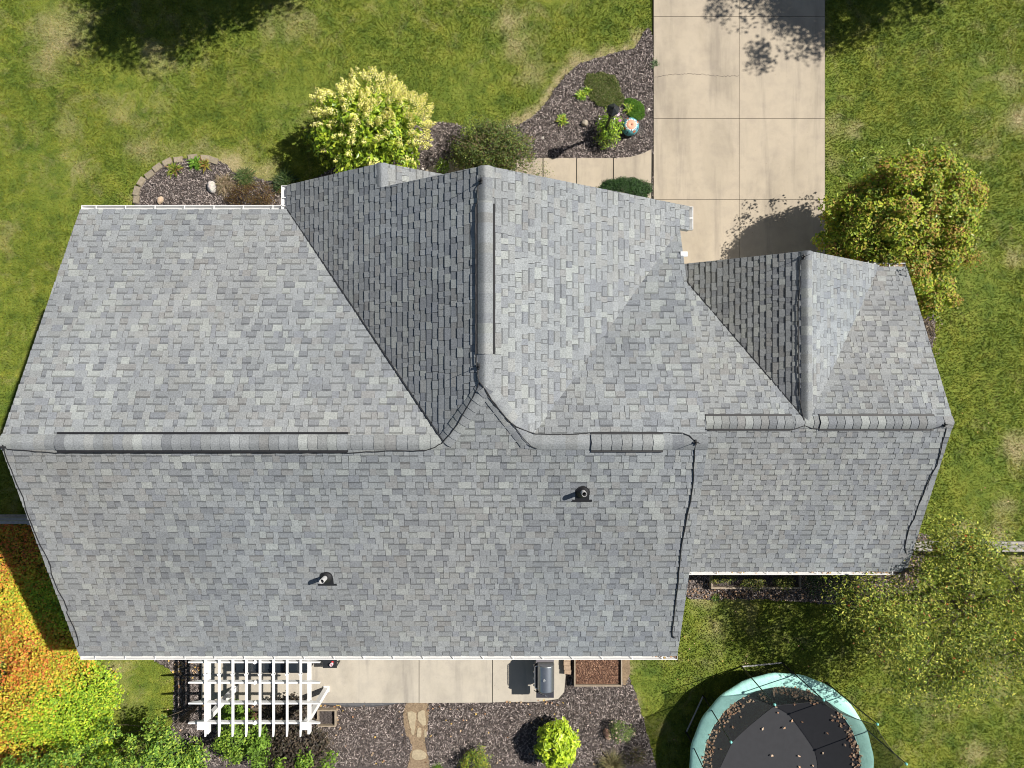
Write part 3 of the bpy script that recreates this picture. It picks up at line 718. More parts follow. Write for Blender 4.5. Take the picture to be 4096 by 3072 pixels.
def clusters(mb, C, D, r, per, ln, wd, cols, up=.6, spread=.7, rnd=.5, flat=.7, **k):
    n = len(C) * per; idx = np.repeat(np.arange(len(C)), per)
    od = unit(RNG.normal(0, 1, (n, 3)) + [0, 0, .25]); rr = r * RNG.uniform(.65, 1.3, (len(C), 1))[idx] * RNG.uniform(.25, 1, (n, 1)) ** .5
    off = od * rr; off[:, 2] *= flat
    tone = RNG.uniform(.78, 1.18, (len(C), 1))[idx]
    P = C[idx] + off; Nn = D[idx] * spread * .5 + od * .75 + np.array([0, 0, up * .8]) + RNG.normal(0, rnd * .75, (n, 3))
    V, c = leaf_tris(P, Nn, ln, wd, cols, **k); mb.tris(V, c * np.repeat(tone, 2, axis=0), 3); return
def stems(mb, base, C, r0=.02, r1=.006, n=None, bend=.15, col=(1, 1, 1)):
    idx = range(len(C)) if n is None else random.sample(range(len(C)), min(n, len(C)))
    for i in idx:
        a = Vector(base); b = Vector(C[i]); m_ = a.lerp(b, .5) + Vector((random.uniform(-bend, bend), random.uniform(-bend, bend), random.uniform(0, bend)))
        mb.tube([a, a.lerp(m_, .6), m_, b], [r0, r0 * .8, r0 * .55, r1], 5, col)
def bush(name, label, cat, u, v, zc, rad, ncl, per, crad, ln, wd, cols, group=None, mat='leaf', lo=-.2, part=('stem', 'foliage'), nst=14, zb=0., **k):
    """plant whose foliage is centred on the sight line (u,v) at height zc (metres)"""
    x, y, _ = px(u, v, zc); root = thing(name, label, cat, (x, y, zb), group)
    C, D = ell((x, y, zc), rad, ncl, lo, shell=k.pop('shell', (.6, 1.)), lump=k.pop('lump', .15))
    C[:, 2] = np.maximum(C[:, 2], zb + .03)
    mb = MB(); stems(mb, (x, y, zb), C, k.pop('r0', .012), .004, nst); mb.build(part[0], M['bark'], root)
    mb = MB(); clusters(mb, C, D, crad, per, ln, wd, cols, **k); mb.build(part[1], M[mat], root); return root, C, D
G_LIME = [(.23, .34, .03), (.17, .29, .03), (.30, .38, .04), (.10, .19, .02), (.14, .25, .03)]
G_MID = [(.10, .2, .025), (.14, .26, .03), (.07, .14, .02), (.2, .31, .04)]
G_DARK = [(.025, .055, .015), (.04, .085, .02), (.06, .11, .025), (.02, .04, .012)]
G_OLIVE = [(.09, .12, .03), (.13, .15, .035), (.06, .08, .022), (.17, .17, .05), (.1, .09, .04)]
# big panicle hydrangea by the front door
hy, HC, HD = bush('hydrangea_bush', 'large hydrangea bush with cream flower heads and lime leaves in front of the small gable', 'bush', 1472, 540, .95, (1.38, 1.1, 1.2), 230, 44, .24, .14, .075, [(.36, .50, .035), (.27, .41, .03), (.16, .27, .022), (.48, .58, .05)], mat='leaf_gloss', nst=30, lo=-.35, shell=(.55, 1.03), rnd=.6)
C, D = ell(px(1490, 515, 1.1), (1.48, 1.14, 1.2), 330, .0, shell=(.93, 1.12), lump=.14)
keep = (D[:, 1] + .35 * D[:, 0] + .25 * np.sin(D[:, 0] * 7) > -.12) | (RNG.random(len(C)) < .22); C, D = C[keep], D[keep]
mb = MB()
for c, d in zip(C, D):         # each panicle a cone of tiny florets pointing outwards
    ax = unit(np.array([d + [0, 0, .35]]))[0]; n = 80; t = RNG.uniform(0, 1, n); L_ = random.uniform(.16, .26)
    q = unit(RNG.normal(0, 1, (n, 3))); q = q - ax * (q @ ax)[:, None]; q = unit(q)
    P = c + ax * (t * L_)[:, None] + q * ((1 - t) * .09 + .015)[:, None]
    V, cc = leaf_tris(P, q + ax * .5, .035, .034, [(.86, .78, .24), (.90, .84, .38), (.76, .74, .18), (.62, .66, .11), (.88, .80, .42)], .1); mb.tris(V, cc, 3)
mb.build('flower_head', M['leaf'], hy)
# twiggy dark shrub in front of the big gable
sh, C, D = bush('shrub', 'sprawling dark olive shrub with bare arching twigs in front of the tall gable', 'shrub', 1965, 608, .7, (1.12, .88, .75), 260, 70, .22, .065, .03, [(.09, .14, .03), (.13, .19, .04), (.06, .085, .022), (.2, .24, .05), (.14, .11, .04)], nst=40, lo=-.3, shell=(.5, 1.02), rnd=.8)
mb = MB()
for k in range(46):
    a = random.uniform(0, 6.28); b = Vector(px(1960 + random.uniform(-60, 90), 640, .5)); L_ = random.uniform(.5, 1.15)
    e = b + Vector((math.cos(a) * L_, abs(math.sin(a)) * L_ * .8 - .1, random.uniform(.6, 1.0)))
    m_ = b.lerp(e, .6) + Vector((0, 0, .2)); mb.tube([b, b.lerp(m_, .7), m_, e], [.009, .008, .006, .003], 5, (.23, .17, .10))
mb.build('twig', M['chips'], sh)
mb = MB(); C2 = np.array([px(1870 + 20 * math.sin(i * 3), 470 + i * 9, 1.55 - i * .02) for i in range(8)]); clusters(mb, C2, np.tile([[0, .3, 1]], (8, 1)), .12, 30, .05, .025, [(.26, .33, .05), (.18, .26, .04)]); mb.build('foliage', M['leaf'], sh)
C3 = np.array([px(u, v, .5) for u, v in ((2085, 660), (2120, 670), (2150, 690), (2180, 700), (2050, 640), (2100, 700), (2140, 720), (2165, 675))])
mb = MB(); clusters(mb, C3, np.tile([[0, 0, 1.]], (8, 1)), .3, 60, .05, .022, [(.12, .16, .04), (.2, .22, .05), (.08, .11, .03)]); mb.build('foliage', M['leaf'], sh)
bush('young_hydrangea', 'small lime leaved plant at the foot of the olive shrub by the porch', 'plant', 1768, 672, .3, (.22, .2, .22), 14, 14, .1, .09, .045, G_LIME, mat='leaf_gloss', nst=5)
# clipped boxwood hedge
bush('boxwood_hedge', 'clipped dark green boxwood hedge beside the front walk near the driveway', 'hedge', 2492, 765, .65, (.72, .30, .3), 380, 80, .12, .04, .024, [(.022, .06, .016), (.04, .095, .02), (.06, .14, .03), (.016, .04, .012)], nst=20, lo=-.6, shell=(.8, 1.), rnd=.8)
# ground-cover mats in the front bed
def cover(name, label, pts, n, z, ln, wd, cols, cat='plant'):
    poly = smooth_poly(pxy(pts), 4, .03); a = np.array(poly); lo, hi = a.min(0), a.max(0); c0 = a.mean(0)
    P = RNG.uniform(lo, hi, (n * 2, 2)); P = P[pip(P, poly)][:n]
    mb = MB(); h = z * (1 - .45 * np.clip(np.linalg.norm((P - c0) / ((hi - lo) / 2), axis=1), 0, 1) ** 3) * (1 + .35 * np.sin(P[:, 0] * 9) * np.cos(P[:, 1] * 8))
    Q = np.concatenate([P, (h * RNG.uniform(.5, 1, len(P)))[:, None]], 1)
    V, c = leaf_tris(Q, RNG.normal(0, .7, (len(Q), 3)) + [0, 0, .8], ln, wd, cols); mb.tris(V, c, 3)
    o = mb.build(name, M['leaf'], None, loc=(c0[0], c0[1], 0)); return tag(o, label, cat)
cover('creeping_phlox', 'wide mat of dull green creeping phlox beside the lamp post', [(2345, 305), (2380, 297), (2440, 300), (2470, 330), (2482, 370), (2495, 395), (2478, 425), (2430, 432), (2395, 425), (2360, 395), (2340, 355)], 15000, .13, .045, .016, [(.11, .18, .03), (.17, .21, .04), (.24, .26, .09), (.07, .12, .02), (.32, .3, .14)])
cover('moss_mat', 'smaller bright green mossy mat beside the turquoise pot', [(2505, 400), (2540, 400), (2568, 425), (2578, 460), (2560, 480), (2530, 478), (2505, 450), (2498, 425)], 8000, .12, .03, .012, [(.11, .26, .02), (.17, .33, .03), (.07, .18, .02)])
def tuft(name, label, u, v, r, n, ln, wd, cols, h=.25, mat='leaf', group=None, zb=0, cat='plant', droop=.5):
    """rosette of strap leaves"""
    x, y, _ = px(u, v, 0); a = RNG.uniform(0, 2 * np.pi, n); el = RNG.uniform(.15, 1.3, n); L_ = ln * RNG.uniform(.6, 1.2, n)
    d = np.stack([np.cos(a) * np.cos(el), np.sin(a) * np.cos(el), np.sin(el)], -1)
    b = np.stack([x + RNG.normal(0, r * .3, n), y + RNG.normal(0, r * .3, n), np.full(n, .02)], -1)
    m_ = b + d * L_[:, None] * .55; t = m_ + (d * [1, 1, 1 - droop] - [0, 0, droop * .6]) * L_[:, None] * .45; t[:, 2] = np.maximum(t[:, 2], .02)
    s = np.stack([-np.sin(a), np.cos(a), np.zeros(n)], -1) * wd / 2
    V = np.concatenate([np.stack([b - s * .4, b + s * .4, m_ + s], 1), np.stack([b - s * .4, m_ + s, m_ - s], 1), np.stack([m_ - s, m_ + s, t], 1)])
    c = np.array(cols)[RNG.integers(0, len(cols), n)] * RNG.uniform(.75, 1.25, (n, 1)); c = np.concatenate([c, c, c])
    mb = MB(); mb.tris(V, c, 3); o = mb.build(name, M[mat], None, loc=(x, y, 0)); return tag(o, label, cat, group)
LILY = [(.2, .38, .03), (.34, .5, .04), (.46, .56, .06), (.12, .22, .02)]
tuft('daylily', 'lone small green plant left of the round rock on the mulch', 2246, 484, .1, 90, .22, .035, LILY + [(.38, .34, .06)], mat='leaf_gloss')
tuft('daylily', 'small leafy plant at the left edge of the creeping phlox', 2322, 385, .1, 80, .2, .035, LILY, mat='leaf_gloss')
tuft('daylily', 'small leafy plant by the upper end of the creeping phlox mat', 2345, 368, .1, 60, .2, .032, LILY, mat='leaf_gloss')
tuft('daylily', 'yellow green plant between the lamp head and the mossy mat', 2515, 436, .1, 100, .2, .035, LILY + [(.35, .38, .05)], mat='leaf_gloss')
cl, C, D = bush('clematis', 'leafy climbing plant with pink flowers around the foot of the lamp post', 'plant', 2440, 512, .35, (.32, .46, .38), 70, 22, .13, .06, .035, [(.2, .36, .03), (.3, .48, .04), (.1, .19, .02), (.42, .56, .05)], mat='leaf_gloss', nst=16)
for (u, v), c_ in zip(((2473, 458), (2480, 482)), ((.8, .62, .75), (.55, .2, .5))):
    mb = MB(); x, y, z = px(u, v, .75); k = np.arange(6) * math.pi / 3
    V, c = leaf_tris(np.tile([[x, y, z]], (6, 1)), np.tile([[0, 0, 1.]], (6, 1)), .06, .04, [c_], 0, .1, ang=np.stack([np.cos(k), np.sin(k), 0 * k], -1)); mb.tris(V, c, 3)
    mb.build('flower', M['leaf'], cl)
bush('clematis', 'bright lime plant on the mulch just below the lamp post', 'plant', 2425, 560, .22, (.3, .2, .2), 22, 16, .12, .055, .035, [(.26, .38, .05), (.18, .3, .04), (.36, .42, .06)], mat='leaf_gloss', nst=6)
# left island bed
bush('barberry_shrub', 'low bronze and red shrub against the left front gutter', 'shrub', 1010, 790, .35, (.75, .42, .36), 170, 34, .12, .03, .018, [(.12, .06, .025), (.09, .045, .02), (.17, .11, .03), (.2, .15, .04), (.06, .035, .018)], nst=14, rnd=.8)
tuft('liriope', 'spiky dark green grass clump in shade beside the hydrangea', 1145, 735, .25, 700, .4, .014, [(.03, .065, .015), (.05, .09, .02), (.1, .13, .04)], cat='grass clump')
tuft('liriope', 'green grass clump at the lawn edge left of the hydrangea shade', 985, 712, .2, 450, .34, .014, [(.07, .13, .03), (.10, .16, .04), (.2, .2, .08)], cat='grass clump')
tuft('dry_grass_clump', 'straw coloured dry grass clump right of the white boulder', 905, 740, .2, 420, .36, .012, [(.36, .27, .17), (.28, .2, .12), (.42, .34, .22), (.15, .13, .06)], mat='dry', cat='grass clump')
tuft('perennial', 'yellowish small plant beside the left edging blocks', 702, 682, .1, 90, .26, .03, [(.2, .27, .03), (.3, .33, .05), (.25, .15, .05), (.12, .18, .03)], mat='leaf_gloss')
tuft('perennial', 'bright green leafy plant at the top of the island bed', 787, 655, .1, 100, .24, .05, [(.14, .30, .03), (.2, .36, .04), (.1, .2, .02)], mat='leaf_gloss')
tuft('perennial', 'small rust and yellow plant beside the bright green plant', 822, 662, .1, 80, .24, .03, [(.34, .3, .05), (.3, .16, .05), (.25, .3, .05)], mat='leaf')
# maple-like tree right of the driveway
MAP = [(.24, .34, .025), (.32, .42, .03), (.14, .22, .02), (.42, .48, .04), (.36, .27, .055), (.44, .42, .045)]
def crown_tree(name, label, u, v, zc, subs, ncl, per, crad, ln, wd, cols, trunk, cat='tree', group=None, bare=0, tcol=None, **k):
    x, y, _ = px(u, v, zc) if u is not None else (*v, zc)
    tx, ty = trunk if trunk else (x, y)
    root = thing(name, label, cat, (tx, ty, 0), group); mb = MB(); rt = k.pop('rt', .09)
    mb.tube([(tx, ty, -.05), (tx + .03, ty - .02, zc * .35), (x * .6 + tx * .4, y * .6 + ty * .4, zc * .75)], [rt * 1.3, rt, rt * .7], 10)
    hub = (x * .6 + tx * .4, y * .6 + ty * .4, zc * .7); allC = []; allD = []
    for (dx, dy, dz, rx, ry, rz_, f) in subs:
        c = (x + dx, y + dy, zc + dz); C, D = ell(c, (rx, ry, rz_), int(ncl * f), k.get('lo', -.3), shell=k.get('shell', (.6, 1.02)), lump=.2); allC.append(C); allD.append(D)
        mb.tube([hub, ((hub[0] + c[0]) / 2, (hub[1] + c[1]) / 2, (hub[2] + c[2]) / 2 + .1), c], [rt * .6, rt * .4, rt * .25], 7)
        for i in random.sample(range(len(C)), max(3, int(len(C) * k.get('tw', .12)))):
            b = Vector(c); e = Vector(C[i]); m_ = b.lerp(e, .5) + Vector([random.uniform(-.1, .1) for _ in range(3)])
            if e.x < 1860 * U and e.x > 600 * U and -900 * U < e.y < 580 * U: continue
            mb.tube([b, m_, e], [rt * .22, rt * .13, .004], 5)
    mb.build('trunk', M['bark'], root, True)
    C = np.concatenate(allC); D = np.concatenate(allD); mb = MB()
    ok = ~((C[:, 0] < 1870 * U) & (C[:, 0] > 600 * U) & (C[:, 1] > -905 * U) & (C[:, 1] < 580 * U)); C, D = C[ok], D[ok]; kk = {a: b for a, b in k.items() if a in ('up', 'spread', 'rnd', 'flat', 'fold')}
    clusters(mb, C, D, crad, per, ln, wd, cols, **kk); mb.build('crown', M['leaf'], root); return root, C, D
tr, C, D = crown_tree('pear_tree', 'round green tree with reddish leaf tips standing right of the driveway', 3600, 880, 2.3,
    [(0, .2, .2, 1.15, 1.2, 1.1, 1.), (-1.05, -.1, -.2, .85, 1.0, 1.1, .8), (.95, -.1, -.1, .95, 1.05, 1.0, .8), (.25, -1.25, -.4, 1.1, .9, 1., .8), (-.45, -1.1, -.4, 1., .8, 1., .6), (-.1, .95, .1, .7, .6, .8, .45), (.65, .9, .1, .6, .65, .8, .4), (1.05, -1.8, -.9, .65, .55, .6, .4), (1.0, .35, .3, .7, .7, .7, .4)],
    62, 190, .30, .095, .06, MAP, px(3620, 880, 0)[:2], tw=.15, rnd=.45, spread=.4, shell=(.55, 1.02))
mb = MB(); k = (D[:, 2] > .25) & (RNG.random(len(C)) < .36); clusters(mb, C[k] + D[k] * .1, D[k], .27, 130, .05, .035, [(.50, .24, .08), (.58, .30, .09), (.45, .36, .07), (.50, .44, .08), (.42, .22, .07)]); mb.build('reddish_leaves', M['leaf'], tr)
mb = MB(); kk = ell(px(3620, 850, 2.2), (1.95, 1.9, 1.3), 110, -.1, shell=(.86, 1.0)); clusters(mb, kk[0], kk[1], .15, 12, .085, .055, [(.26, .36, .04), (.2, .3, .03), (.32, .36, .05)]); mb.build('young_leaves', M['leaf_gloss'], tr)
# withered perennials along the garage side
for i, (u, v, l) in enumerate(((3672, 1165, 'brown withered plant at the garage corner under the green tree'), (3690, 1235, 'brown withered plant beside the garage eave, middle of three'), (3722, 1175, 'brown withered plant nearest the lawn under the green tree'), (3700, 1310, 'lowest brown withered plant beside the garage roof edge'))):
    if i == 1: l = 'brown withered plant along the garage side between two others'
    bush('withered_plant', l, 'plant', u, v, .25, (.24, .26, .22), 26, 16, .12, .07, .04, [(.2, .15, .1), (.12, .09, .06), (.3, .24, .17), (.08, .06, .045)], group='withered plants along the garage', mat='dry', nst=6)
# sparse tree behind the garage corner
TR = [(.32, .37, .05), (.19, .26, .035), (.48, .52, .08), (.11, .17, .025), (.56, .54, .10), (.36, .38, .06), (.22, .32, .04), (.10, .13, .03)]
subs = [(0, 0, 0, 1.3, 1.2, .9, 1), (-1.3, .9, -.2, 1.1, 1.0, .8, .8), (-1.5, -.6, -.1, 1.1, 1.0, .8, .8), (1.2, .6, .2, 1.2, 1.1, .9, .7), (1.2, -.9, .2, 1.2, 1.1, .9, .8), (-.2, -1.5, 0, 1.2, .9, .8, .8), (-.3, 1.5, .1, 1.0, .8, .7, .7), (.4, 1.3, -.1, .9, .8, .7, .4), (-2.3, .2, -.3, .8, .7, .6, .4), (-1.0, -1.6, -.1, .9, .8, .6, .4)]
bt, C, D = crown_tree('young_tree', 'airy yellow green tree with bare twigs behind the garage corner, beside the fence', 3850, 2440, 3.0, subs, 80, 52, .38, .09, .038, TR, px(3790, 2330, 0)[:2], tw=.3, shell=(.2, 1.05), rnd=.9, lo=-.8, rt=.07, spread=.3)
mb = MB(); k = RNG.random(len(C)) < .16; clusters(mb, C[k], D[k], .3, 3, .09, .05, [(.55, .16, .05), (.45, .22, .08), (.4, .12, .05)]); mb.build('turning_leaves', M['leaf'], bt)
# hazy under-planting along the garage rear bed
bush('evergreen_shrub', 'dark evergreen shrub under the tree against the garage rear gutter', 'shrub', 3330, 2328, .6, (.8, .42, .5), 130, 30, .15, .045, .022, G_DARK, nst=10)
for u, v, l in ((2890, 2308, 'yellowing plant in the wooden planter at its left end'), (3010, 2330, 'dull green plant in the middle of the wooden planter'), (3130, 2325, 'olive plant at the right end of the wooden planter')):
    bush('vegetable_plant', l, 'plant', u, v, .35, (.34, .2, .22), 28, 20, .12, .05, .03, [(.12, .16, .03), (.2, .24, .04), (.08, .11, .025), (.26, .22, .06)], nst=5)
tuft('weed', 'small weed tuft on the lawn edge below the planter', 2860, 2388, .08, 90, .15, .014, G_MID, cat='weed')
# autumn shrub mass at the left rear corner
AUT = [(.50, .20, .04), (.55, .33, .05), (.45, .38, .05), (.34, .36, .045), (.26, .34, .04), (.52, .14, .045)]
def autumn(name, label, ells, n, cx, zmat='leaf'):
    x, y, _ = px(*cx, 0); root = thing(name, label, 'shrub', (x, y, 0)); mbs = MB(); mb = MB()
    for (u, v, z, rx, ry, rz_, f) in ells:
        c = px(u, v, z); C, D = ell(c, (rx, ry, rz_), int(n * f), .0, shell=(.86, 1.02), lump=.08)
        ok = (C[:, 0] > -17.5); C, D = C[ok], D[ok]
        # colour turns from orange at the far left to lime near the lawn
        t = np.clip((C[:, 0] + 14.4) / 3.6 + .25 * np.sin(C[:, 1] * 1.9) + RNG.normal(0, .14, len(C)) + .15 * (C[:, 1] < -9), 0, 1)
        for lo_, hi_, cols in ((0, .30, [(.66, .24, .05), (.70, .34, .05), (.62, .44, .05), (.60, .17, .05), (.46, .42, .05)]), (.30, .62, [(.68, .48, .05), (.62, .54, .05), (.48, .52, .045), (.66, .34, .05), (.4, .46, .04)]), (.62, 1.01, [(.44, .60, .035), (.32, .52, .035), (.22, .38, .03), (.54, .60, .05)])):
            k = (t >= lo_) & (t < hi_)
            if k.any(): clusters(mb, C[k], D[k], .2, 14, .075, .05, cols, up=.9, rnd=.55)
        stems(mbs, (c[0], c[1], 0), C, .02, .005, 20)
    mbs.build('stem', M['bark'], root); mb.build('foliage', M[zmat], root)
autumn('sumac_thicket', 'wide autumn thicket turning from orange to lime at the left rear house corner', [(20, 2700, .75, 2.3, 3.2, .55, 1.5), (250, 2780, .75, 1.6, 1.35, .5, .8), (60, 2330, .6, 1.6, 1.6, .5, .7), (120, 3050, .7, 2.4, 1.4, .5, .9), (-150, 2900, .7, 1.8, 3., .5, .5), (180, 2500, .6, 1.3, 1.6, .45, .6)], 900, (60, 2750))
# green shrubs along the bottom edge
GB = [(.13, .25, .03), (.24, .38, .04), (.07, .15, .022), (.40, .52, .07), (.18, .32, .04)]
for i, (u, v, z, r, l) in enumerate((
    (455, 3060, 2.0, (.85, .8, 1.), 'green shrub at the bottom edge between the thicket and the pergola bed'),
    (250, 3090, 2.1, (.8, .7, .9), 'green shrub growing over the orange thicket at the bottom edge'),
    (640, 2975, 2.2, (.38, .5, .9), 'tall narrow green shrub nearest the lawn strip'),
    (700, 3065, 1.3, (.45, .5, .8), 'tall green shrub at the bottom edge left of the pergola'),
    (770, 3040, .9, (.32, .4, .6), 'smaller green shrub below the left pergola post'),
    (100, 3110, 1.9, (1.0, .6, .8), 'dark green shrub in the bottom left corner'))):
    bush('lilac_shrub', l, 'shrub', u, v, z, r, 30, 62, .22, .09, .05, GB, group='green shrubs along the rear edge', mat='leaf', nst=12, lo=-.5, shell=(.3, 1.15), rnd=.6)
bush('green_bush', 'broad lime green bush under the pergola rafters', 'bush', 960, 2945, .75, (.62, .62, .55), 130, 26, .17, .07, .045, [(.15, .27, .03), (.22, .36, .04), (.1, .18, .02), (.3, .42, .05)], nst=14, lo=-.3)
bush('green_bush', 'small green bush between pergola and planter box at its left side', 'bush', 930, 2845, .5, (.42, .3, .35), 60, 24, .14, .06, .04, [(.15, .27, .03), (.22, .36, .04), (.1, .18, .02)], nst=8)
bush('green_bush', 'upright green bush left of the dark leaved shrub below the pergola', 'bush', 1045, 3000, .95, (.25, .55, .5), 60, 24, .14, .075, .05, [(.14, .26, .03), (.2, .34, .04), (.1, .18, .02)], nst=8)
NB = [(.055, .042, .032), (.085, .065, .045), (.035, .028, .024), (.13, .10, .07), (.06, .055, .035)]
bush('ninebark_shrub', 'large dark brown leaved shrub below the right pergola post', 'shrub', 1190, 2985, .7, (.85, .75, .55), 230, 24, .19, .09, .055, NB, nst=20, lo=-.3)
bush('ninebark_shrub', 'dark leaved shrub in shade under the pergola rafters', 'shrub', 1150, 2845, .45, (.55, .38, .35), 90, 22, .17, .085, .05, NB, nst=10, lo=-.3)
for i, (u, v, l) in enumerate(((1225, 3040, 'bright green sapling poking through the dark shrub at the bottom edge'), (1130, 3040, 'green sapling between the dark shrub and the green bush'), (1310, 3040, 'short yellow green sapling on the mulch right of the dark shrub'))):
    bush('sapling', l, 'plant', u, v, (1.15, 1., .4)[i], (.2, .3, .35), 20, 16, .13, .08, .055, [(.17, .3, .03), (.25, .38, .04), (.1, .2, .02)], nst=5)
hb, C, D = bush('hydrangea_bush', 'round lime green bush with broad leaves in the middle of the rear bed', 'bush', 2228, 2975, .6, (.50, .58, .5), 210, 15, .12, .125, .075, [(.50, .66, .035), (.58, .70, .05), (.40, .56, .03), (.28, .42, .025)], mat='leaf_gloss', nst=14, lo=-.25, shell=(.8, 1.), rnd=.35)
bush('spirea_bush', 'small yellow green bush at the bottom edge of the rear bed', 'bush', 1902, 3052, .35, (.42, .4, .34), 130, 20, .1, .045, .025, [(.26, .34, .04), (.16, .26, .03), (.4, .36, .05), (.1, .17, .02)], mat='leaf', nst=10)
sd_, C, D = bush('rose_bush', 'small green bush with faded pink flowers beside the rust coloured rock', 'bush', 2484, 2925, .3, (.32, .32, .28), 60, 24, .1, .035, .022, [(.10, .18, .03), (.16, .24, .05), (.24, .3, .1)], nst=8)
for c_, d_ in list(zip(C, D))[:14]:
    mb = MB(); clusters(mb, np.array([c_ + d_ * .05]), np.array([d_]), .035, 9, .035, .03, [(.62, .42, .32), (.7, .56, .44)]); mb.build('flower', M['leaf'], sd_)
tuft('dry_grass_clump', 'fan shaped straw grass clump at the bottom right of the rear bed', 2448, 3050, .12, 520, .5, .01, [(.22, .19, .08), (.32, .27, .14), (.14, .15, .05)], mat='dry', cat='grass clump', droop=.3)
bush('aster_plant', 'low brownish plant right of the straw grass clump', 'plant', 2545, 3020, .2, (.3, .25, .18), 34, 18, .1, .04, .02, [(.12, .12, .04), (.18, .12, .06), (.08, .09, .03)], nst=5, mat='dry')
tuft('weed', 'thin green weed strip on the rear bed bottom edge', 1750, 3068, .2, 200, .12, .01, G_MID, cat='weed')
tuft('weed', 'grey green weed on the driveway edge by the front bed', 2618, 258, .12, 160, .14, .01, [(.12, .18, .08), (.18, .25, .12)], cat='weed')
# trees standing just outside the frame (their shade reaches in)
def offtree(name, label, xy, zc, rr, seed):
    random.seed(seed); subs = []
    for i in range(10):
        a = i * 2.4; r = rr * (.25 + .5 * ((i * 37) % 10) / 10); subs.append((math.cos(a) * r, math.sin(a) * r, random.uniform(-.5, .8), rr * .48, rr * .46, rr * .4, .8))
    return crown_tree(name, label, None, xy, zc, subs, 150, 130, .5, .11, .085, G_MID, xy, lo=-.9, shell=(.3, 1.05), rt=.2)
OFF = [offtree('shade_tree', 'leafy tree beyond the top edge, shading the upper left lawn', (-4.3, 14.95), 5.2, 3.6, 3),
       offtree('shade_tree', 'leafy tree beyond the top edge, shading driveway and right lawn', (14.0, 15.8), 4.8, 4.6, 5)]
# ================================================================ OBJECTS
def rock(name, label, u, v, rx, ry, rz_, col, ang=0, zb=0, group=None, cat='rock', sub=3):
    import bmesh
    x, y, _ = px(u, v, rz_ * .7); bm = bmesh.new(); bmesh.ops.create_icosphere(bm, subdivisions=sub, radius=1)
    sx, sy = random.uniform(0, 50), random.uniform(0, 50)
    for q in bm.verts:
        k = 1 + .22 * mnoise.noise((q.co.x * 1.3 + sx, q.co.y * 1.3 + sy, q.co.z * 1.3)) + .06 * mnoise.noise((q.co.x * 4 + sx, q.co.y * 4, q.co.z * 4))
        a, b = q.co.x * rx * k, q.co.y * ry * k; q.co = Vector((a * math.cos(ang) - b * math.sin(ang), a * math.sin(ang) + b * math.cos(ang), max(-.1, q.co.z * k * rz_) + rz_ * .45))
    mb = MB()
    for f in bm.faces: mb.face([(q.co.x + x, q.co.y + y, q.co.z + zb) for q in f.verts], tuple(c * random.uniform(.93, 1.07) for c in col))
    bm.free(); o = mb.build(name, M['rock'], None, True, loc=(x, y, zb)); return tag(o, label, cat, group)
rock('boulder', 'round tan boulder left of the lamp post on the mulch', 2339, 490, .10, .09, .11, (.38, .33, .26))
rock('boulder', 'pale grey boulder in the island bed, largest rock there', 846, 748, .13, .17, .14, (.52, .48, .44), .3)
rock('boulder', 'small peach coloured rock half hidden at the upper left gutter', 640, 800, .08, .12, .08, (.5, .38, .27), -.4)
rock('boulder', 'rust coloured oval rock beside the small flowering bush', 2428, 2938, .10, .155, .09, (.40, .24, .17), .25)
for u, v, l in ((1725, 640, 'white round stone near the porch corner'), (1690, 675, 'small white stone between hydrangea and porch'), (2595, 437, 'small white stone at the edge of the driveway and bed'), (2033, 505, 'white pebble at the grass edge of the front bed'), (2022, 512, 'second white pebble beside the tan lawn edge of the front bed'), (2173, 550, 'pinkish pebble on the mulch above the walkway')):
    rock('stone', l, u, v, .045, .04, .03, (.62, .58, .52), sub=2, cat='stone')
# edging blocks round the island bed
EB = [(548, 800), (550, 765), (568, 728), (602, 700), (633, 672), (672, 650), (715, 641), (772, 631), (822, 634), (856, 643)]
for i, (u, v) in enumerate(EB):
    a = EB[max(i - 1, 0)]; b = EB[min(i + 1, len(EB) - 1)]; ang = math.atan2(-(b[1] - a[1]), b[0] - a[0]) + random.uniform(-.12, .12)
    x, y, _ = px(u, v, 0); mb = MB(); hl = .13 if i not in (0,) else .11
    k = random.uniform(.9, 1.12); mb.box(x - hl, x + hl, y - .085, y + .085, -.02, .055 + random.uniform(-.015, .012), (.27 * k, .23 * k, .165 * k), ang)
    mb.box(x - hl + .02, x + hl - .02, y - .07, y + .07, .035, .062 + random.uniform(-.012, .01), (.30 * k, .25 * k, .18 * k), ang)
    nm = ['lowest of the curved row, beside the gutter', 'second from the gutter', 'third from the gutter', 'fourth from the gutter', 'fifth from the gutter, at the bend', 'just left of the yellowish plant', 'above the yellowish plant', 'just left of the bright green plant', 'above the rust and yellow plant', 'at the right end of the curved row'][i]
    tag(mb.build('edging_block', M['rock'], None, loc=(x, y, 0)), 'tan stone edging block of the island bed, ' + nm, 'edging block', 'stone blocks edging the island bed')
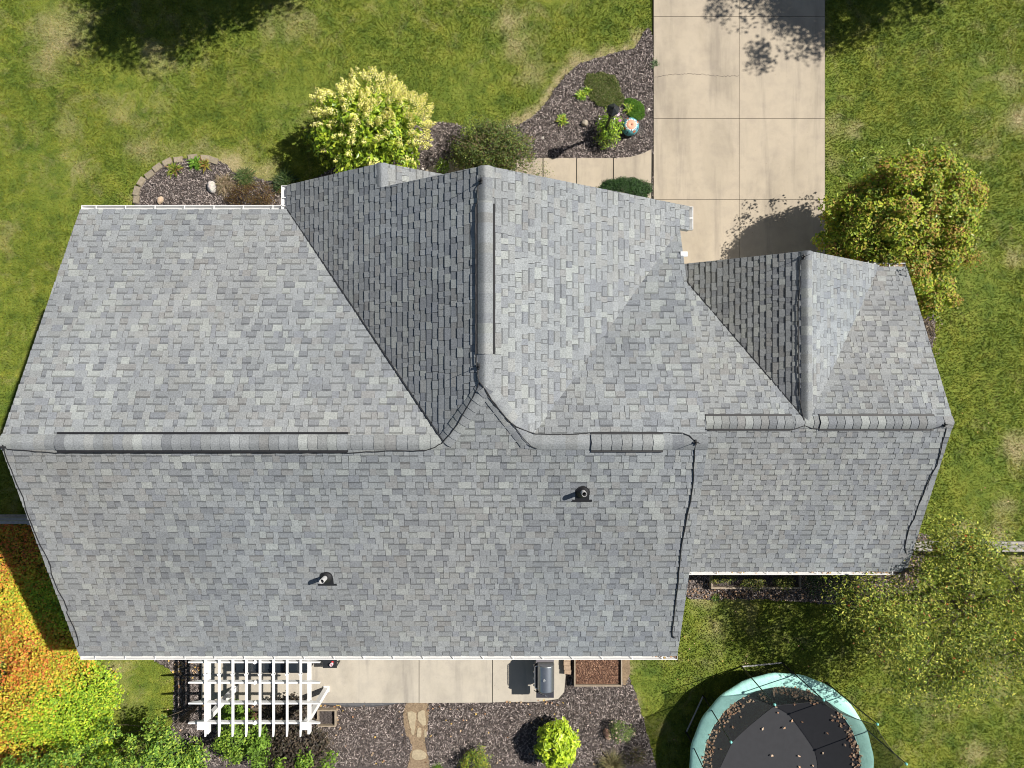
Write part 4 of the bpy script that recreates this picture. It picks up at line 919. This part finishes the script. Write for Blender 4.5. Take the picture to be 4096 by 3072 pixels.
# lamp post --------------------------------------------------
bx, by, _ = px(2416, 536, 0)
lp = thing('lamp_post', 'dark grey hexagonal lantern on a post in the front mulch bed', 'lamp post', (bx, by, 0)); zt = 1.46
mb = MB(); mb.lathe((bx, by, 0), [(.09, 0), (.09, .05), (.05, .09), (.04, .3), (.038, zt), (.06, zt + .03), (.06, zt + .05)], 14); mb.build('post', M['blackmetal'], lp, True)
lpan = thing  # noqa
mb = MB()
def hexa(r, z, tw=0): return [(bx + r * math.cos(math.pi / 3 * k + tw), by + r * math.sin(math.pi / 3 * k + tw), z) for k in range(6)]
tw = .35
for k in range(6):
    a = hexa(.085, zt + .06, tw)[k]; b = hexa(.135, zt + .33, tw)[k]; mb.bar(a, b, .016, .016)
mb.grid([hexa(.06, zt + .05, tw), hexa(.10, zt + .05, tw), hexa(.10, zt + .075, tw), hexa(.06, zt + .075, tw)], close=True); cg = mb.build('lantern_cage', M['blackmetal'], lp)
mb = MB(); mb.grid([hexa(.078, zt + .08, tw), hexa(.125, zt + .33, tw)], close=True); mb.build('lantern_glass', M['glass'], cg)
mb = MB(); mb.grid([hexa(.165, zt + .325, tw), hexa(.175, zt + .335, tw), hexa(.17, zt + .35, tw), hexa(.12, zt + .385, tw), hexa(.115, zt + .40, tw), hexa(.05, zt + .455, tw), hexa(.02, zt + .47, tw)], close=True); mb.face(hexa(.165, zt + .325, tw)[::-1]); mb.face(hexa(.02, zt + .47, tw)); rf = mb.build('lantern_roof', M['blackmetal'], lp)
mb = MB(); mb.lathe((bx, by, zt + .46), [(.02, 0), (.03, .02), (.018, .05), (.012, .07), (.003, .12)], 10); mb.build('finial', M['blackmetal'], rf, True)
mb = MB(); mb.tube([(bx - .26, by, zt - .32), (bx + .12, by + .01, zt - .30)], .009, 6); mb.build('ladder_rest', M['blackmetal'], lp)
for dx in (-.27, .13): mb = MB(); mb.lathe((bx + dx, by, zt - .335), [(.004, 0), (.022, .012), (.022, .03), (.004, .042)], 10, (.8, .8, .78)); mb.build('rest_tip', M['paint'], lp, True)
# painted pot -------------------------------------------------
qx, qy, _ = px(2522, 505, .22)
TQ = [(.10, .36, .40), (.14, .42, .46), (.07, .28, .34), (.09, .33, .40)]; TER = (.72, .36, .24); WHT = (.72, .74, .72); NAV = (.03, .06, .12)
def potcol(i, j):
    seg = j % 48
    if i >= 10: return TER
    if i == 9: return WHT if (seg % 4) else NAV
    if i == 8: return NAV if seg % 6 == 0 else (WHT if seg % 6 in (1, 5) else TQ[1])
    if i in (6, 7) and seg % 12 in (2, 3, 4): return (.50, .16, .07)
    if seg % 12 in (8,) and 3 < i < 8: return NAV
    return TQ[(i + seg // 5) % 4]
pot = thing('ceramic_pot', 'turquoise painted clay pot standing upside down beside the driveway', 'pot', (qx, qy, 0))
mb = MB(); mb.lathe((qx, qy, 0), [(.17, 0), (.205, .02), (.225, .07), (.24, .13), (.245, .18), (.24, .23), (.225, .28), (.205, .31), (.18, .335), (.155, .35), (.135, .356), (.12, .357)], 48, colf=potcol, cap=False); mb.build('pot_body', M['paint'], pot, True)
mb = MB(); mb.lathe((qx, qy, .352), [(.125, .0), (.122, .006), (.06, .0), (.012, -.001), (.010, -.02)], 40, TER, cap=False); mb.lathe((qx, qy, .34), [(.011, 0), (.002, .001)], 12, (.02, .01, .01)); mb.build('pot_foot', M['paint'], pot, True)
# fences -------------------------------------------------------
def fence(nm, label, x0, x1, y, hs, mat, posts, tilt=0, r=(.045, .03)):
    root = thing(nm, label, 'fence', (posts[0], y, 0))
    for p in posts:
        mb = MB(); mb.box(p - .06, p + .06, y - .05, y + .05, -.1, hs[-1] + .14); mb.build('post', mat, root)
    ps = sorted(posts)
    for a, b in zip([x0] + ps, ps + [x1]):
        if b - a < .2: continue
        for k, h in enumerate(hs):
            mb = MB(); e = tilt * random.uniform(-1, 1)
            mb.bar((a, y + e * .2, h + e * .4), (b, y - e * .2, h - e * .3), r[0] * 1.7, r[0] * 2.4); mb.build('rail', mat, root)
fence('rail_fence', 'grey three rail fence in the house shade at the left edge', -24, -9.0, -3.72, (.3, .72, 1.18), M['greywood'], (-17.6, -15.2, -12.9, -10.5))
fence('split_rail_fence', 'weathered split rail fence behind the tree at the right edge', 10.6, 26, -4.47, (.35, .75, 1.12), M['greywood'], (10.7, 13.05, 15.6, 18.2), .12, (.05, .03))
# rear garden boxes --------------------------------------------
def frame_box(nm, label, u0, v0, u1, v1, z, th, fill, wood='wood', cat='planter', zf=None):
    x0, y1, _ = px(u0, v0, z); x1, y0, _ = px(u1, v1, z); root = thing(nm, label, cat, ((x0 + x1) / 2, (y0 + y1) / 2, 0))
    for a in ((x0, x1, y0, y0 + th), (x0, x1, y1 - th, y1), (x0, x0 + th, y0 + th + .002, y1 - th - .002), (x1 - th, x1, y0 + th + .002, y1 - th - .002)):
        mb = MB(); mb.box(*a, -.02, z + random.uniform(-.004, .004)); mb.build('board', M[wood], root)
    mb = MB(); n = 26; zf = zf if zf is not None else z - .1
    rows = [[(x0 + th + (x1 - x0 - 2 * th) * i / n, y0 + th + (y1 - y0 - 2 * th) * j / n, zf + .02 * mnoise.noise((i * .4, j * .4, x0)) + random.uniform(-.008, .008)) for i in range(n + 1)] for j in range(n + 1)]
    mb.grid(rows); mb.build('soil', M[fill], root)
    return root, (x0 + th, x1 - th, y0 + th, y1 - th, zf)
frame_box('raised_garden_bed', 'wooden raised bed full of reddish mulch right of the grill', 2297, 2560, 2489, 2746, .28, .035, 'redmulch', cat='raised bed', zf=.19)
rb = scatter_in([pxy([(2306, 2600), (2478, 2600), (2478, 2733), (2306, 2733)], .2)], 2600)
mb = MB(); V, c = cards(len(rb), rb[:, 0], rb[:, 1], RNG.uniform(.185, .215, len(rb)), .045, .015, [(.16, .08, .05), (.24, .13, .08), (.10, .05, .035), (.34, .2, .13)]); mb.tris(V, c, 4)
tag(mb.build('red_mulch_chips', M['chips']), 'reddish brown wood chips filling the raised bed', 'mulch', kind='stuff')
frame_box('planter_box', 'small square wooden planter right of the pergola post', 1268, 2840, 1343, 2908, .18, .035, 'mulch', zf=.06)
frame_box('planter_box', 'square wooden planter full of fallen leaves under the pergola', 975, 2842, 1040, 2902, .18, .035, 'redmulch', zf=.1)
frame_box('garden_box', 'long weathered wooden planter along the garage rear wall', 2845, 2240, 3205, 2356, .25, .05, 'mulch', zf=.12)
# stacked pavers
for k in range(5):
    x, y, _ = px(2268 + (k % 2) + (3 if k == 4 else 0), 2618 + k * 17.5, .2); root = None
    mb = MB()
    for h in range(3):
        g_ = random.uniform(.9, 1.1); mb.box(x - .095, x + .095, y - .058, y + .058, .01 + h * .07, .075 + h * .07, (.36 * g_, .26 * g_, .18 * g_), random.uniform(-.06, .06) - (.12 if k == 4 else 0))
    # every pile position holds three loose pavers
    lb = ['nearest the gutter', 'second from the gutter', 'in the middle', 'second from the garden end', 'at the garden end, slightly turned'][k]
    tag(mb.build('paver_stack', M['rock'], None, loc=(x, y, 0)), 'low stack of tan concrete pavers beside the raised bed, ' + lb, 'pavers', 'stacked pavers beside the raised bed')
# flagstones
FS = [([(1630, 2846), (1664, 2851), (1662, 2890), (1657, 2936), (1646, 2930), (1638, 2890)], 'long flagstone on the left side of the sandy path'),
      ([(1672, 2850), (1696, 2838), (1701, 2860), (1705, 2896), (1690, 2899), (1674, 2880)], 'flagstone at the top right of the sandy path'),
      ([(1671, 2912), (1684, 2910), (1686, 2932), (1682, 2947), (1667, 2944)], 'small wedge flagstone in the middle of the sandy path'),
      ([(1698, 2920), (1705, 2922), (1709, 2946), (1699, 2946)], 'narrow flagstone at the right edge of the sandy path'),
      ([(1652, 3002), (1680, 2996), (1702, 3010), (1704, 3030), (1668, 3038), (1648, 3026)], 'broad pale flagstone near the bottom edge')]
for L, l in FS:
    P = pxy(L); c = np.mean(P, 0); mb = MB(); mb.prism(smooth_poly(P, 2, .004), 0, .028, (.40, .33, .22)); tag(mb.build('flagstone', M['rock'], None, loc=(c[0], c[1], 0)), l, 'flagstone', 'flagstones of the rear path')
# landscape fabric strip at the patio edge
mb = MB(); rows = []
for i in range(30):
    t = i / 29; u = 1285 + t * 330; v = 2809; w_ = 3 + 15 * math.sin(math.pi * min(1, t * 1.1)) ** .6; a = px(u, v); b = px(u, v + w_)
    rows.append([(a[0], a[1], .05), ((a[0] + b[0]) / 2, (a[1] + b[1]) / 2, .055 + random.uniform(0, .02)), (b[0], b[1], .025)])
mb.grid(rows, (.11, .11, .115)); tag(mb.build('landscape_fabric', M['paint'], None, loc=rows[0][0]), 'strip of grey landscape fabric showing along the patio edge', 'fabric')
# shepherd hook
hx, hy_, _ = px(2430, 2885, 0); mb = MB(); L = [(hx, hy_, 0), (hx, hy_, 1.2)] + [(hx + .0 - .12 + .12 * math.cos(t), hy_, 1.2 + .12 * math.sin(t)) for t in np.linspace(0, math.pi, 8)] + [(hx - .24, hy_, 1.12)]
mb.tube(L, .007, 6); mb.tube([(hx - .06, hy_, .0), (hx - .06, hy_, .12), (hx + .06, hy_, .12), (hx + .06, hy_, 0)], .006, 5); tag(mb.build('garden_hook', M['blackmetal'], None, loc=(hx, hy_, 0)), 'thin black garden hook standing in the rear bed', 'garden hook')
# grill --------------------------------------------------------
gz = 1.0; x0, y1, _ = px(2150, 2660, gz); x1, y0, _ = px(2218, 2765, gz)
gr_ = thing('gas_grill', 'gas grill with domed steel lid on the patio beside the raised bed', 'grill', ((x0 + x1) / 2, (y0 + y1) / 2, .05))
mb = MB(); mb.box(x0 - .02, x1 - .01, y0 + .02, y1 - .02, .12, .80, (.03, .03, .035)); mb.box(x0 - .024, x0 - .02, y0 + .05, (y0 + y1) / 2 - .01, .16, .66, (.3, .32, .34)); mb.box(x0 - .024, x0 - .02, (y0 + y1) / 2 + .01, y1 - .05, .16, .66, (.3, .32, .34)); mb.build('cabinet', M['paint'], gr_)
mb = MB(); mb.box(x0 - .07, x0 + .03, y0 + .0, y1 - .0, .76, .86); fp = mb.build('control_panel', M['blackmetal'], gr_)
for k in range(4):
    mb = MB(); y = y0 + (y1 - y0) * (k + .5) / 4; mb.tube([(x0 - .07, y, .81), (x0 - .11, y, .82)], .026, 12); mb.build('knob', M['chrome'], fp)
rows = []; mb = MB(); n = 14
for j in range(n + 1):
    t = j / n; a = math.pi * (t * .94 + .03); x = (x0 + x1) / 2 - math.cos(a) * (x1 - x0) / 2; z = .84 + .31 * math.sin(a) ** .7
    rows.append([(x, y0 + e, z - (0 if 0 < i < 5 else .02)) for i, e in enumerate((0, .01, .03, (y1 - y0) - .03, (y1 - y0) - .01, (y1 - y0)))])
mb.grid(rows); mb.face([r[0] for r in rows]); mb.face([r[-1] for r in rows][::-1]); lid = mb.build('lid', M['steel'], gr_, True)
yc = (y0 + y1) / 2
mb = MB(); mb.tube([(x0 + .02, y0 + .05, .93), (x0 - .065, y0 + .06, .95), (x0 - .07, y0 + .1, .95), (x0 - .07, y1 - .1, .95), (x0 - .065, y1 - .06, .95), (x0 + .02, y1 - .05, .93)], .013, 8); mb.build('handle', M['chrome'], lid, True)
mb = MB(); mb.lathe((x0 + .17, yc - .01, 1.135), [(.03, 0), (.034, .02), (.03, .028)], 20, (.7, .7, .7)); mb.lathe((x0 + .17, yc - .01, 1.163), [(.024, 0), (.001, .001)], 20, (.06, .08, .1)); mb.build('thermometer', M['paint'], lid, True)
for yy0, yy1, nm in ((y0 - .235, y0 - .005, 0), (y1 + .005, y1 + .23, 1)):
    mb = MB(); mb.box(x0 + .0 - .03, x1 - .01, yy0, yy1, .84, .872, (.035, .035, .045) if nm == 0 else (.15, .14, .155)); mb.box(x0 - .02, x1 - .02, yy0 + .01, yy1 - .01, .80, .838, (.02, .02, .02)); mb.build('side_shelf', M['paint'], gr_)
mb = MB(); mb.box(x0 + .02, x1 - .02, y1 - .005, y1 + .03, .86, .9, (.05, .05, .05)); mb.build('hinge_rail', M['paint'], gr_)
for a in (x0 + .02, x1 - .05):
    for b in (y0 + .05, y1 - .05): mb = MB(); mb.tube([(a - .02, b, .09), (a + .03, b, .09)], .04, 12); mb.build('wheel', M['black'], gr_)
a = Vector(px(2136, 2762, .9)); b = Vector(px(2190, 2786, .9)); gb = thing('grill_brush', 'wire grill brush with black handle lying on the grill side shelf', 'grill brush', tuple(a))
mb = MB(); mb.tube([a, a.lerp(b, .7)], .012, 8); mb.build('handle', M['black'], gb)
mb = MB(); c = Vector(px(2197, 2776, .9)); d = Vector(px(2193, 2794, .9)); e = a.lerp(b, .68)
mb.tube([e, a.lerp(b, .85), c, d, a.lerp(b, .85)], .005, 6); mb.tube([e.lerp(c, .3), e.lerp(d, .5)], .004, 5); mb.tube([e.lerp(c, .6), e.lerp(d, .8)], .004, 5); mb.build('wire_head', M['chrome'], gb)
# dark patio furniture ----------------------------------------
z = .62; x0, y1, _ = px(938, 2575, z); x1, y0, _ = px(1236, 2692, z)
tb = thing('patio_bench', 'long black panelled patio bench under the pergola', 'bench', ((x0 + x1) / 2, (y0 + y1) / 2, .05))
for i in range(3):
    a = x0 + (x1 - x0) * i / 3; b = x0 + (x1 - x0) * (i + 1) / 3
    mb = MB(); mb.box(a + .02, b - .02, y0 + .02, y1 - .02, z - .05, z - .012); mb.build('seat_panel', M['glass'], tb)
mb = MB(); mb.box(x0, x1, y0, y0 + .03, z - .09, z); mb.box(x0, x1, y1 - .03, y1, z - .09, z)
for i in range(4): a = x0 + (x1 - x0 - .03) * i / 3; mb.box(a, a + .03, y0 + .032, y1 - .032, z - .09, z - .002)
mb.build('frame', M['blackmetal'], tb)
for a in (x0 + .03, x1 - .07):
    for b in (y0 + .03, y1 - .07): mb = MB(); mb.box(a, a + .04, b, b + .04, .05, z - .09); mb.build('leg', M['blackmetal'], tb)
z = .5; x0, y1, _ = px(1291, 2600, z); x1, y0, _ = px(1347, 2672, z)
tb = thing('side_table', 'small square black side table right of the pergola', 'side table', ((x0 + x1) / 2, (y0 + y1) / 2, .05))
mb = MB(); mb.box(x0, x1, y0, y1, z - .03, z); mb.build('tabletop', M['blackmetal'], tb)
for a in (x0 + .01, x1 - .04):
    for b in (y0 + .01, y1 - .04): mb = MB(); mb.box(a, a + .03, b, b + .03, .05, z - .03); mb.build('leg', M['blackmetal'], tb)
cx_, cy_, _ = px(1325, 2659, z + .08); cu = thing('candle_jar', 'pink and white candle jar on the small black side table', 'candle', (cx_, cy_, z))
mb = MB(); mb.lathe((cx_, cy_, z), [(.035, 0), (.045, .02), (.045, .1), (.037, .1), (.036, .07)], 20, (.75, .6, .64), cap=False); mb.build('jar', M['paint'], cu, True)
mb = MB(); mb.lathe((cx_, cy_, z + .06), [(.036, 0), (.036, .006)], 16, (.5, .3, .34)); mb.build('wax', M['paint'], cu)
rx_, ry_, _ = px(1329, 2650, z + .03); mb = MB(); mb.lathe((rx_, ry_, z), [(.03, 0), (.03, .012)], 14, (.6, .02, .03)); tag(mb.build('red_lid', M['paint'], None, loc=(rx_, ry_, z)), 'red lid lying beside the candle jar', 'lid')
# pergola ------------------------------------------------------
pg = thing('pergola', 'white vinyl pergola standing over the left end of the patio', 'pergola', (px(1000, 2750, 0)[0], px(1000, 2750, 0)[1], 0))
zp = (DG - 3420) * U; SC = 3420 * U / F
PX = lambda u: (u - 2048) * SC
PY = lambda v: -(v - 1536) * SC
yend = -1046 * U; RM = M['white']
for k in range(8):                 # thin rafters on top
    x = PX(825 + k * 54.2); mb = MB(); ye = PY(2942)
    mb.box(x - .019, x + .019, ye + .14, yend, zp - .02, zp + .07)
    P = [(x - .019, ye + .14), (x + .019, ye + .14)]
    mb.grid([[(x - .019, ye + .14, zp + .07), (x + .019, ye + .14, zp + .07), (x + .019, ye + .14, zp - .02), (x - .019, ye + .14, zp - .02)], [(x - .017, ye, zp + .07), (x + .017, ye, zp + .07), (x + .017, ye, zp + .03), (x - .017, ye, zp + .03)]], close=True)
    mb.face([(x - .017, ye, zp + .07), (x + .017, ye, zp + .07), (x + .017, ye, zp + .03), (x - .017, ye, zp + .03)])
    r_ = mb.build('rafter', RM, pg)
    mb = MB(); y = PY(2695); mb.box(x - .034, x + .034, y - .02, y + .02, zp - .03, zp + .076); mb.prism([(x - .05, y + .02), (x + .05, y + .02), (x, y - .07)], zp - .01, zp + .072); mb.build('splice_sleeve', RM, r_)
xa, xb = PX(751), PX(1279)
for k, v in enumerate((2487, 2569, 2651, 2733, 2816, 2895)):
    y = PY(v); y = y if v > 2640 else y
    if y > yend - .02: continue
    mb = MB(); zl = zp - .165; zu = zp - .022
    mb.box(xa + .25, xb - .25, y - .019, y + .019, zl, zu)
    for s, xe, xi in ((-1, xa, xa + .25), (1, xb, xb - .25)):
        mb.grid([[(xi, y - .019, zu), (xi, y + .019, zu), (xi, y + .019, zl), (xi, y - .019, zl)], [(xe, y - .017, zu), (xe, y + .017, zu), (xe, y + .017, zu - .05), (xe, y - .017, zu - .05)]], close=True)
        mb.face([(xe, y - .017, zu), (xe, y + .017, zu), (xe, y + .017, zu - .05), (xe, y - .017, zu - .05)])
    r_ = mb.build('crossbeam', RM, pg); mb = MB(); x = PX(1020); mb.box(x - .02, x + .02, y - .03, y + .03, zl - .01, zu + .004); mb.prism([(x - .07, y - .02), (x - .02, y + .06), (x + .07, y + .02), (x - .01, y - .05)], zu - .05, zu + .003); mb.build('splice_sleeve', RM, r_)
for x in (PX(823) - .0, PX(1227)):   # the two carrying beams, one step lower
    x = x - .035 if x < PX(1000) else x; mb = MB(); mb.box(x - .03, x + .03, PY(2950), yend, zp - .33, zp - .167); mb.build('beam', RM, pg)
for u, v in ((805, 2902), (1216, 2903)):
    D_ = 3405; x = (u - 2048) * D_ / F * U; y = -(v - 1536) * D_ / F * U
    mb = MB(); mb.box(x - .062, x + .062, y - .062, y + .062, .0, zp - .335); mb.box(x - .08, x + .08, y - .08, y + .08, .0, .1); mb.box(x - .1, x + .1, y - .1, y + .1, zp + .071, zp + .10)
    mb.box(x - .055, x + .055, y - .055, y + .055, zp - .335, zp + .07); po = mb.build('post', RM, pg)
for u in (815, 1222):
    x = PX(u); y = yend - .12; mb = MB(); mb.box(x - .062, x + .062, y - .062, y + .062, .05, zp - .335); mb.build('post', RM, pg)
# trampoline ---------------------------------------------------
tz = .92; Dt = H - tz; tcx, tcy, _ = px(3128, 3064, tz); Rr = 367 / F * Dt; Rm = 316 / F * Dt
tp = thing('trampoline', 'round trampoline with faded teal pad and black safety net on the rear lawn', 'trampoline', (tcx, tcy, 0))
def ring(r, z, n=96, f=None): return [(tcx + (r + (f(k) if f else 0)) * math.cos(2 * math.pi * k / n), tcy + (r + (f(k) if f else 0)) * math.sin(2 * math.pi * k / n), z) for k in range(n)]
mb = MB(); wv = lambda a, s: (lambda k: .012 * math.sin(k * a + s))
mb.grid([ring(Rr + .01, tz - .07, 96, wv(1.3, 0)), ring(Rr, tz, 96, wv(1.3, 0)), ring(Rr * .97, tz + .03), ring((Rr + Rm) / 2, tz + .022, 96, wv(2.2, 1)), ring(Rm * 1.02, tz + .012), ring(Rm * .995, tz - .01, 96, wv(1.7, 2))], close=True); mb.build('safety_pad', M['pad'], tp, True)
mb = MB(); rows = [ring(Rm * 1.01 * t, tz - .03 - .04 * (1 - t * t)) for t in (1, .9, .75, .5, .25, .02)]; mb.grid(rows, close=True); mb.face(rows[-1]); mb.build('jumping_mat', M['mat'], tp, True)
mb = MB(); rows = [ring(Rr - .06 + .025 * math.cos(t), tz - .07 + .025 * math.sin(t)) for t in np.linspace(0, 2 * math.pi, 9)]; mb.grid(rows, close=True); mb.build('frame_ring', M['chrome'], tp, True)
caps = []; zc_ = (DG - 3324) * U; PA = []
for i in range(6):
    m_ = 36 + i * 59.5
    for s in (-13.5, 13.5): PA.append(m_ + s)
for i, a in enumerate(PA):
    rB = 461 * U if i > 3 else 470 * U; rT = rB + (.03 if i > 3 else .12); t = R(a)
    b = Vector((tcx + rB * math.cos(t), tcy + rB * math.sin(t), .03)); c = Vector((tcx + rT * math.cos(t), tcy + rT * math.sin(t), zc_))
    mb = MB(); mb.tube([b, b.lerp(c, .5), c], [.017, .015, .013], 8); pl_ = mb.build('net_pole', M['blackmetal'], tp, True)
    mb = MB(); mb.lathe(tuple(c), [(.018, -.04), (.03, -.03), (.033, .01), (.024, .03), (.004, .038)], 12, (.25, .7, .62)); mb.build('pole_cap', M['paint'], pl_, True); caps.append(c)
    if i % 2 == 0: first = b
    else:
        mb = MB(); mb.tube([first, b], .022, 8); mb.build('leg_foot', M['pipe'], tp)
    mb = MB(); mb.tube([(b.x, b.y, .0), (b.x * .99 + tcx * .01, b.y * .99 + tcy * .01, tz - .08)], .026, 8); mb.build('leg', M['blackmetal'], tp)
mb = MB(); rows = [[], [], [], []]; nseg = 8
for i in range(12):
    a, b = caps[i], caps[(i + 1) % 12]; a0, a1 = R(PA[i]), R(PA[(i + 1) % 12]); a1 += 2 * math.pi if a1 < a0 else 0
    for k in range(nseg):
        t = k / nseg; sag = (.32 if i % 2 else .06) * 4 * t * (1 - t); p = a.lerp(b, t); inn = (Vector((tcx, tcy, 0)) - Vector((p.x, p.y, 0))).normalized()
        top = p + inn * (.05 + sag * .5) - Vector((0, 0, .05 + sag)); an = a0 + (a1 - a0) * t; bot = Vector((tcx + Rm * 1.0 * math.cos(an), tcy + Rm * math.sin(an), tz))
        for q, f in enumerate((0, .35, .7, 1)): rows[q].append(tuple(top.lerp(bot, f) + inn * .06 * math.sin(math.pi * f)))
mb.grid(rows, close=True); net = mb.build('safety_net', M['net'], tp, True)
mb = MB(); mb.tube([Vector(q) for q in rows[0]] + [Vector(rows[0][0])], .007, 5, cap=False); mb.build('net_rope', M['cable'], net)
# ================================================================ FALLEN LEAVES
LC = [(.52, .36, .22), (.44, .27, .15), (.60, .44, .28), (.36, .2, .11), (.55, .38, .12)]
def litter(xs, ys, zs, ln, cols, label, name='fallen_leaves'):
    n = len(xs); P = np.stack([xs, ys, zs], -1); V, c = leaf_tris(P, RNG.normal(0, .35, (n, 3)) + [0, 0, 1], ln, ln * .85, cols, .35, .2, curl=.15); m_ = MB(); m_.tris(V, c, 3)
    return tag(m_.build(name, M['dry']), label, 'leaves', kind='stuff')
def inring(n, r0, r1, a0=0, a1=2 * math.pi, p=1.):
    a = RNG.uniform(a0, a1, n); r = r0 + (r1 - r0) * RNG.random(n) ** p; return tcx + r * np.cos(a), tcy + r * np.sin(a)
xs, ys = [], []
for n, r0, a0, a1 in ((120, .89, R(60), R(98)), (230, .89, R(122), R(215)), (150, .90, R(-35), R(45)), (14, .87, R(100), R(120))):
    a, b = inring(n, Rm * 1.0, Rm * r0, a0, a1, 1.6); xs.append(a); ys.append(b)
a, b = inring(46, 0, Rm * .95, p=.5); xs.append(a); ys.append(b); xs = np.concatenate(xs); ys = np.concatenate(ys)
litter(xs, ys, tz - .018 + RNG.uniform(-.01, .03, len(xs)), .085, [(.66, .47, .33), (.58, .38, .24), (.72, .56, .40), (.5, .3, .19)], 'tan fallen leaves gathered along the rim of the trampoline mat')
bed = [POLY['rear_bed']]; P = scatter_in(bed, 4.2, [HOUSE, POLY['patio']]); k = (RNG.random(len(P)) < np.where(P[:, 0] < 1., 1., .45)); P = P[k]
Q = scatter_in([smooth_poly(pxy([(700, 2640), (800, 2640), (800, 2700), (760, 2740), (700, 2740)]), 2, 0), pxy([(1290, 2815), (1400, 2815), (1380, 2840), (1345, 2900), (1345, 2835), (1290, 2830)]), pxy([(930, 2806), (1240, 2806), (1240, 2835), (930, 2835)]), pxy([(975, 2850), (1035, 2850), (1035, 2900), (975, 2900)]), pxy([(2000, 2800), (2260, 2795), (2260, 2812), (2000, 2815)])], 90)
P = np.concatenate([P, Q]); litter(P[:, 0], P[:, 1], RNG.uniform(.04, .08, len(P)), .07, LC, 'tan and orange leaves scattered over the rear mulch bed')
P = np.concatenate([scatter_in([POLY['garage_rear_bed']], 90, [HOUSE]), scatter_in([pxy([(2760, 2358), (3150, 2362), (3150, 2398), (2750, 2385)])], 160), scatter_in([pxy([(3580, 2180), (3720, 2200), (3740, 2420), (3560, 2420)])], 120)]); P = P[P[:, 1] < -4.4]; litter(P[:, 0], P[:, 1], RNG.uniform(.03, .07, len(P)), .06, [(.3, .18, .11), (.42, .28, .18), (.22, .13, .08), (.5, .34, .2)], 'brown leaf litter along the garage rear bed')
P = scatter_in([pxy([(2700, 2400), (4150, 2400), (4150, 3100), (2650, 3100)]), pxy([(450, 2640), (690, 2640), (690, 2880), (470, 2850)])], 1.7, [POLY['garage_rear_bed']]); P = np.concatenate([P, scatter_in([pxy([(3750, 600), (4100, 600), (4100, 2400), (3900, 2400)])], 1.1)])
litter(P[:, 0], P[:, 1], RNG.uniform(.03, .06, len(P)), .05, LC, 'scattered pale leaves lying on the lawn')
P = scatter_in([pxy([(3380, 1060), (3760, 1060), (3760, 1420), (3380, 1500)])], 60, [HOUSE]); litter(P[:, 0], P[:, 1], RNG.uniform(.03, .07, len(P)), .05, [(.3, .22, .16), (.2, .14, .1), (.4, .3, .22)], 'brown leaf litter beside the garage wall')
for x_0, x_1, y_, z_, n in ((1700, 1835, 552, zz(3310) - .05, 60), (560, 660, -1092, zz(2840) - .05, 26), (1600, 1830, -880, zz(3314) - .05, 60), (700, 1600, -880, zz(3314) - .07, 40)):
    xs = RNG.uniform(x_0 * U, x_1 * U, n); litter(xs, y_ * U + RNG.uniform(-.03, .03, n), z_ + RNG.uniform(0, .03, n), .05, LC, {552: 'brown leaves caught in the garage front gutter', -1092: 'brown leaves at the right end of the main rear gutter', -880: 'brown leaves in the garage rear gutter'}[y_], 'gutter_leaves')
